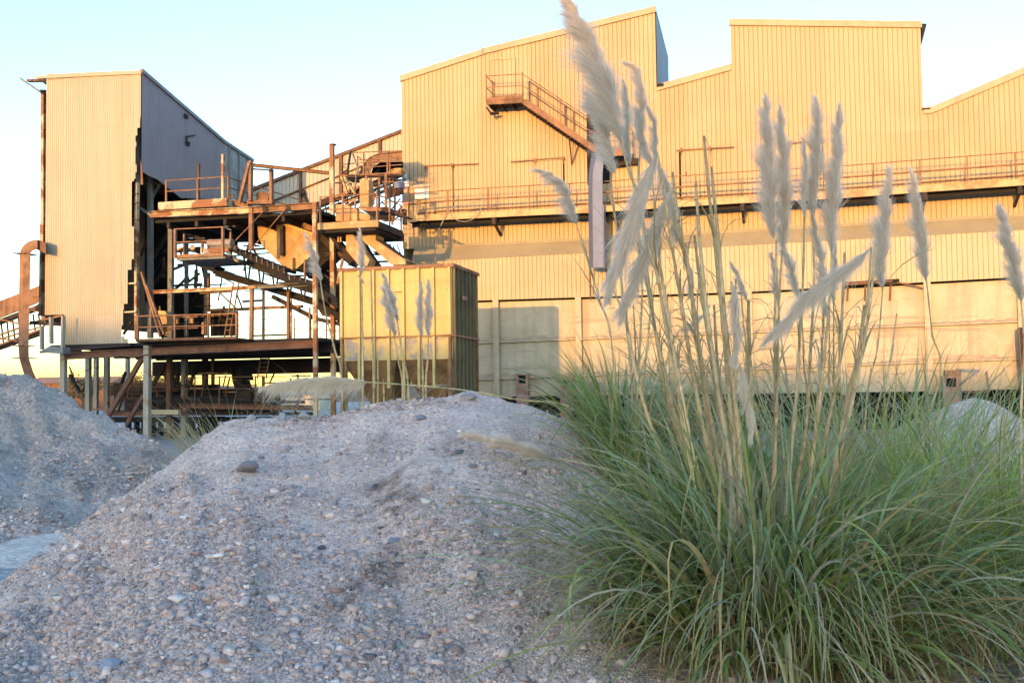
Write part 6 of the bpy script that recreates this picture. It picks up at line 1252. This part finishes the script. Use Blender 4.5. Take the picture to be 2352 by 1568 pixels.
blades(mC, 'foliage', pC+np.array([-.9, -.3, 0]), (.9, .5), 600, (1.0, 1.9), (.28, .2), (.6, 1.7), .018, .2, ground=gC, curl=.2, pal=GREEN*np.array([1.1, 1.15, 1.4]))
sheaths(mC, QC, 60)
# --- right clump
mD, pD = clump(2290, 7.7, 'bright green pampas clump leaning over the right edge of the picture', HC)
QD = []; gD = lambda x, y: HC.h(x, y)
head(mD, QD, [(2345, 690), (2352, 800), (2345, 1000)], (8.0, 7.8), np.array([pD[0]+.2, 7.8, pD[2]]), [P([(2346, 694), (2335, 630), (2316, 555), (2296, 474)], 8.0, 46, dens=1.6, bias=(-.15, -.1), ang=(.2, .55))], r1=.012)
GB = GREEN*np.array([1.15, 1.2, .65])
blades(mD, 'foliage', pD, (.95, .5), 1100, (1.1, 2.3), (.28, .18), (.5, 1.8), .014, .16, ground=gD, curl=.15, pal=GB)
blades(mD, 'foliage', pD+np.array([-.35, .35, 0]), (.9, .5), 900, (.9, 1.9), (.35, .2), (.6, 1.7), .011, .25, ground=gD, curl=.2, pal=GB)
blades(mD, 'dead_leaves', pD+np.array([0, -.5, 0]), (.9, .5), 450, (.5, 1.3), (.7, .3), (.9, 2.2), .009, 1.0, ground=gD, curl=.5)
blades(mD, 'foliage', pD+np.array([-.55, -1.0, 0]), (.7, .4), 420, (.7, 1.6), (.4, .25), (.8, 2.1), .016, .25, ground=gD, curl=.25)
blades(mD, 'dead_leaves', pD+np.array([-.3, -1.2, 0]), (.8, .4), 420, (.3, 1.0), (.9, .35), (.6, 1.6), .010, 1.0, ground=gD, curl=.6)
# --- clump by the bin and the low one under the deck
mE, pE = clump(925, 14.9, 'pampas clump with paired plumes rising in front of the yellow bin')
QE = []; bE = lambda px: np.array([PY(px, 1000, 14.9)[0], 14.9, 0.0])
for sp, pl in (([(735, 640), (748, 720), (768, 800), (785, 880)], [P([(738, 645), (728, 610), (718, 575), (703, 540)], 14.5, 26, dens=1.0, bias=(-.4, -.2))]), ([(830, 640), (832, 720), (833, 860)], [P([(831, 630), (832, 590), (826, 526)], 14.6, 20, bias=(-.2, -.1)), P([(836, 652), (830, 640), (822, 632)], 14.6, 14)]), ([(852, 620), (855, 740), (858, 880)], []),
               ([(905, 770), (915, 830), (925, 900)], [P([(908, 772), (895, 715), (880, 662)], 14.7, 26, dens=1.3, bias=(-.2, -.1))]), ([(912, 735), (925, 820), (938, 900)], [P([(913, 738), (900, 685), (880, 630)], 14.9, 22, dens=1.2, bias=(-.2, -.1))]), ([(967, 770), (970, 830), (972, 900)], [P([(968, 775), (965, 715), (968, 648)], 14.7, 18, dens=1.3, bias=(-.1, -.1))]), ([(984, 770), (982, 830), (978, 900)], [P([(984, 775), (985, 710), (985, 643)], 14.7, 20, dens=1.3, bias=(-.1, -.1))]), ([(868, 820), (868, 930)], []), ([(880, 870), (882, 930)], [])):
    head(mE, QE, sp, (14.6, 14.8), bE(sp[-1][0]), pl, r0=.010, r1=.02)
blades(mE, 'foliage', pE, (.70, .4), 480, (1.2, 2.2), (.22, .12), (.4, 1.6), .022, .2, curl=.15)
blades(mE, 'foliage', pE+np.array([-.6, 0, 0]), (.5, .4), 220, (1.3, 2.6), (.30, .15), (.7, 1.8), .016, .35, curl=.15)
mF_, pF = clump(545, 14.0, 'low wispy pampas tuft with arching straw blades under the steel deck')
blades(mF_, 'foliage', pF, (.3, .3), 170, (1.1, 1.9), (.18, .13), (.4, 1.5), .018, .12, curl=.1)
blades(mF_, 'foliage', pF+np.array([-.1, 0, 0]), (.3, .3), 190, (1.3, 2.1), (.20, .12), (.7, 1.5), .010, .75, azc=math.pi, azs=.7, curl=.1)
# sparse grass sprouting from the heap
tu = tag(blades(None, 'sparse_grass', np.array([0, 0, 0]), (.1, .1), 0, (1, 2), (.1, .1), (.1, .2), .01), None) if False else None
# ------------------------------------------------------------------ far trees
def tree(px, topy, Y, wpx, label, seed, leaf):
    r = np.random.default_rng(seed); b = PY(px, 950, Y); b[2] = 0; top = PY(px, topy, Y)[2]; t_ = thing('tree', b, label, 'tree', 'distant trees under the deck')
    m = MB(); m.tube([b, b+np.array([.1, 0, top*.35]), b+np.array([.25, 0, top*.7])], [top*.035, top*.025, top*.012], 7)
    cl_ = []
    for k in range(9):
        a = r.uniform(0, 6.28); e = np.array([math.cos(a)*wpx*Y/F*.4, math.sin(a)*wpx*Y/F*.4, top*r.uniform(.5, .88)]); m.tube([b+np.array([.1, 0, top*r.uniform(.3, .5)]), b+e*np.array([.5, .5, .9]), b+e], [top*.012, top*.008, top*.003], 5); cl_.append(b+e)
    m.build('trunk', 'bark', t_); n = 1500; c = np.array(cl_)[r.integers(0, len(cl_), n)]+r.normal(0, 1, (n, 3))*np.array([wpx*Y/F*.16, wpx*Y/F*.16, top*.085])
    e1 = vnorm(r.normal(0, 1, (n, 3)))*.16; e2 = vnorm(r.normal(0, 1, (n, 3)))*.10; V = np.stack([c-e1, c+e2, c+e1, c-e2], 1).reshape(-1, 3); f = np.arange(n*4).reshape(-1, 4)
    col = np.repeat(np.array(leaf)[None]*r.uniform(.6, 1.4, (n, 1)), 4, 0); raw('crown', V, f, 'treeleaf', t_, col)
tree(188, 862, 110, 62, 'thin bare looking tree far off left of the pale leg under the deck', 1, (.12, .11, .06))
tree(330, 862, 120, 70, 'autumn brown tree behind the right side of the long brace under the deck', 2, (.20, .12, .04))
tree(372, 846, 115, 60, 'yellow green tree showing right of the front leg under the deck', 3, (.16, .15, .04))
tree(410, 858, 125, 46, 'small green tree between two rear legs under the deck', 4, (.10, .12, .04))
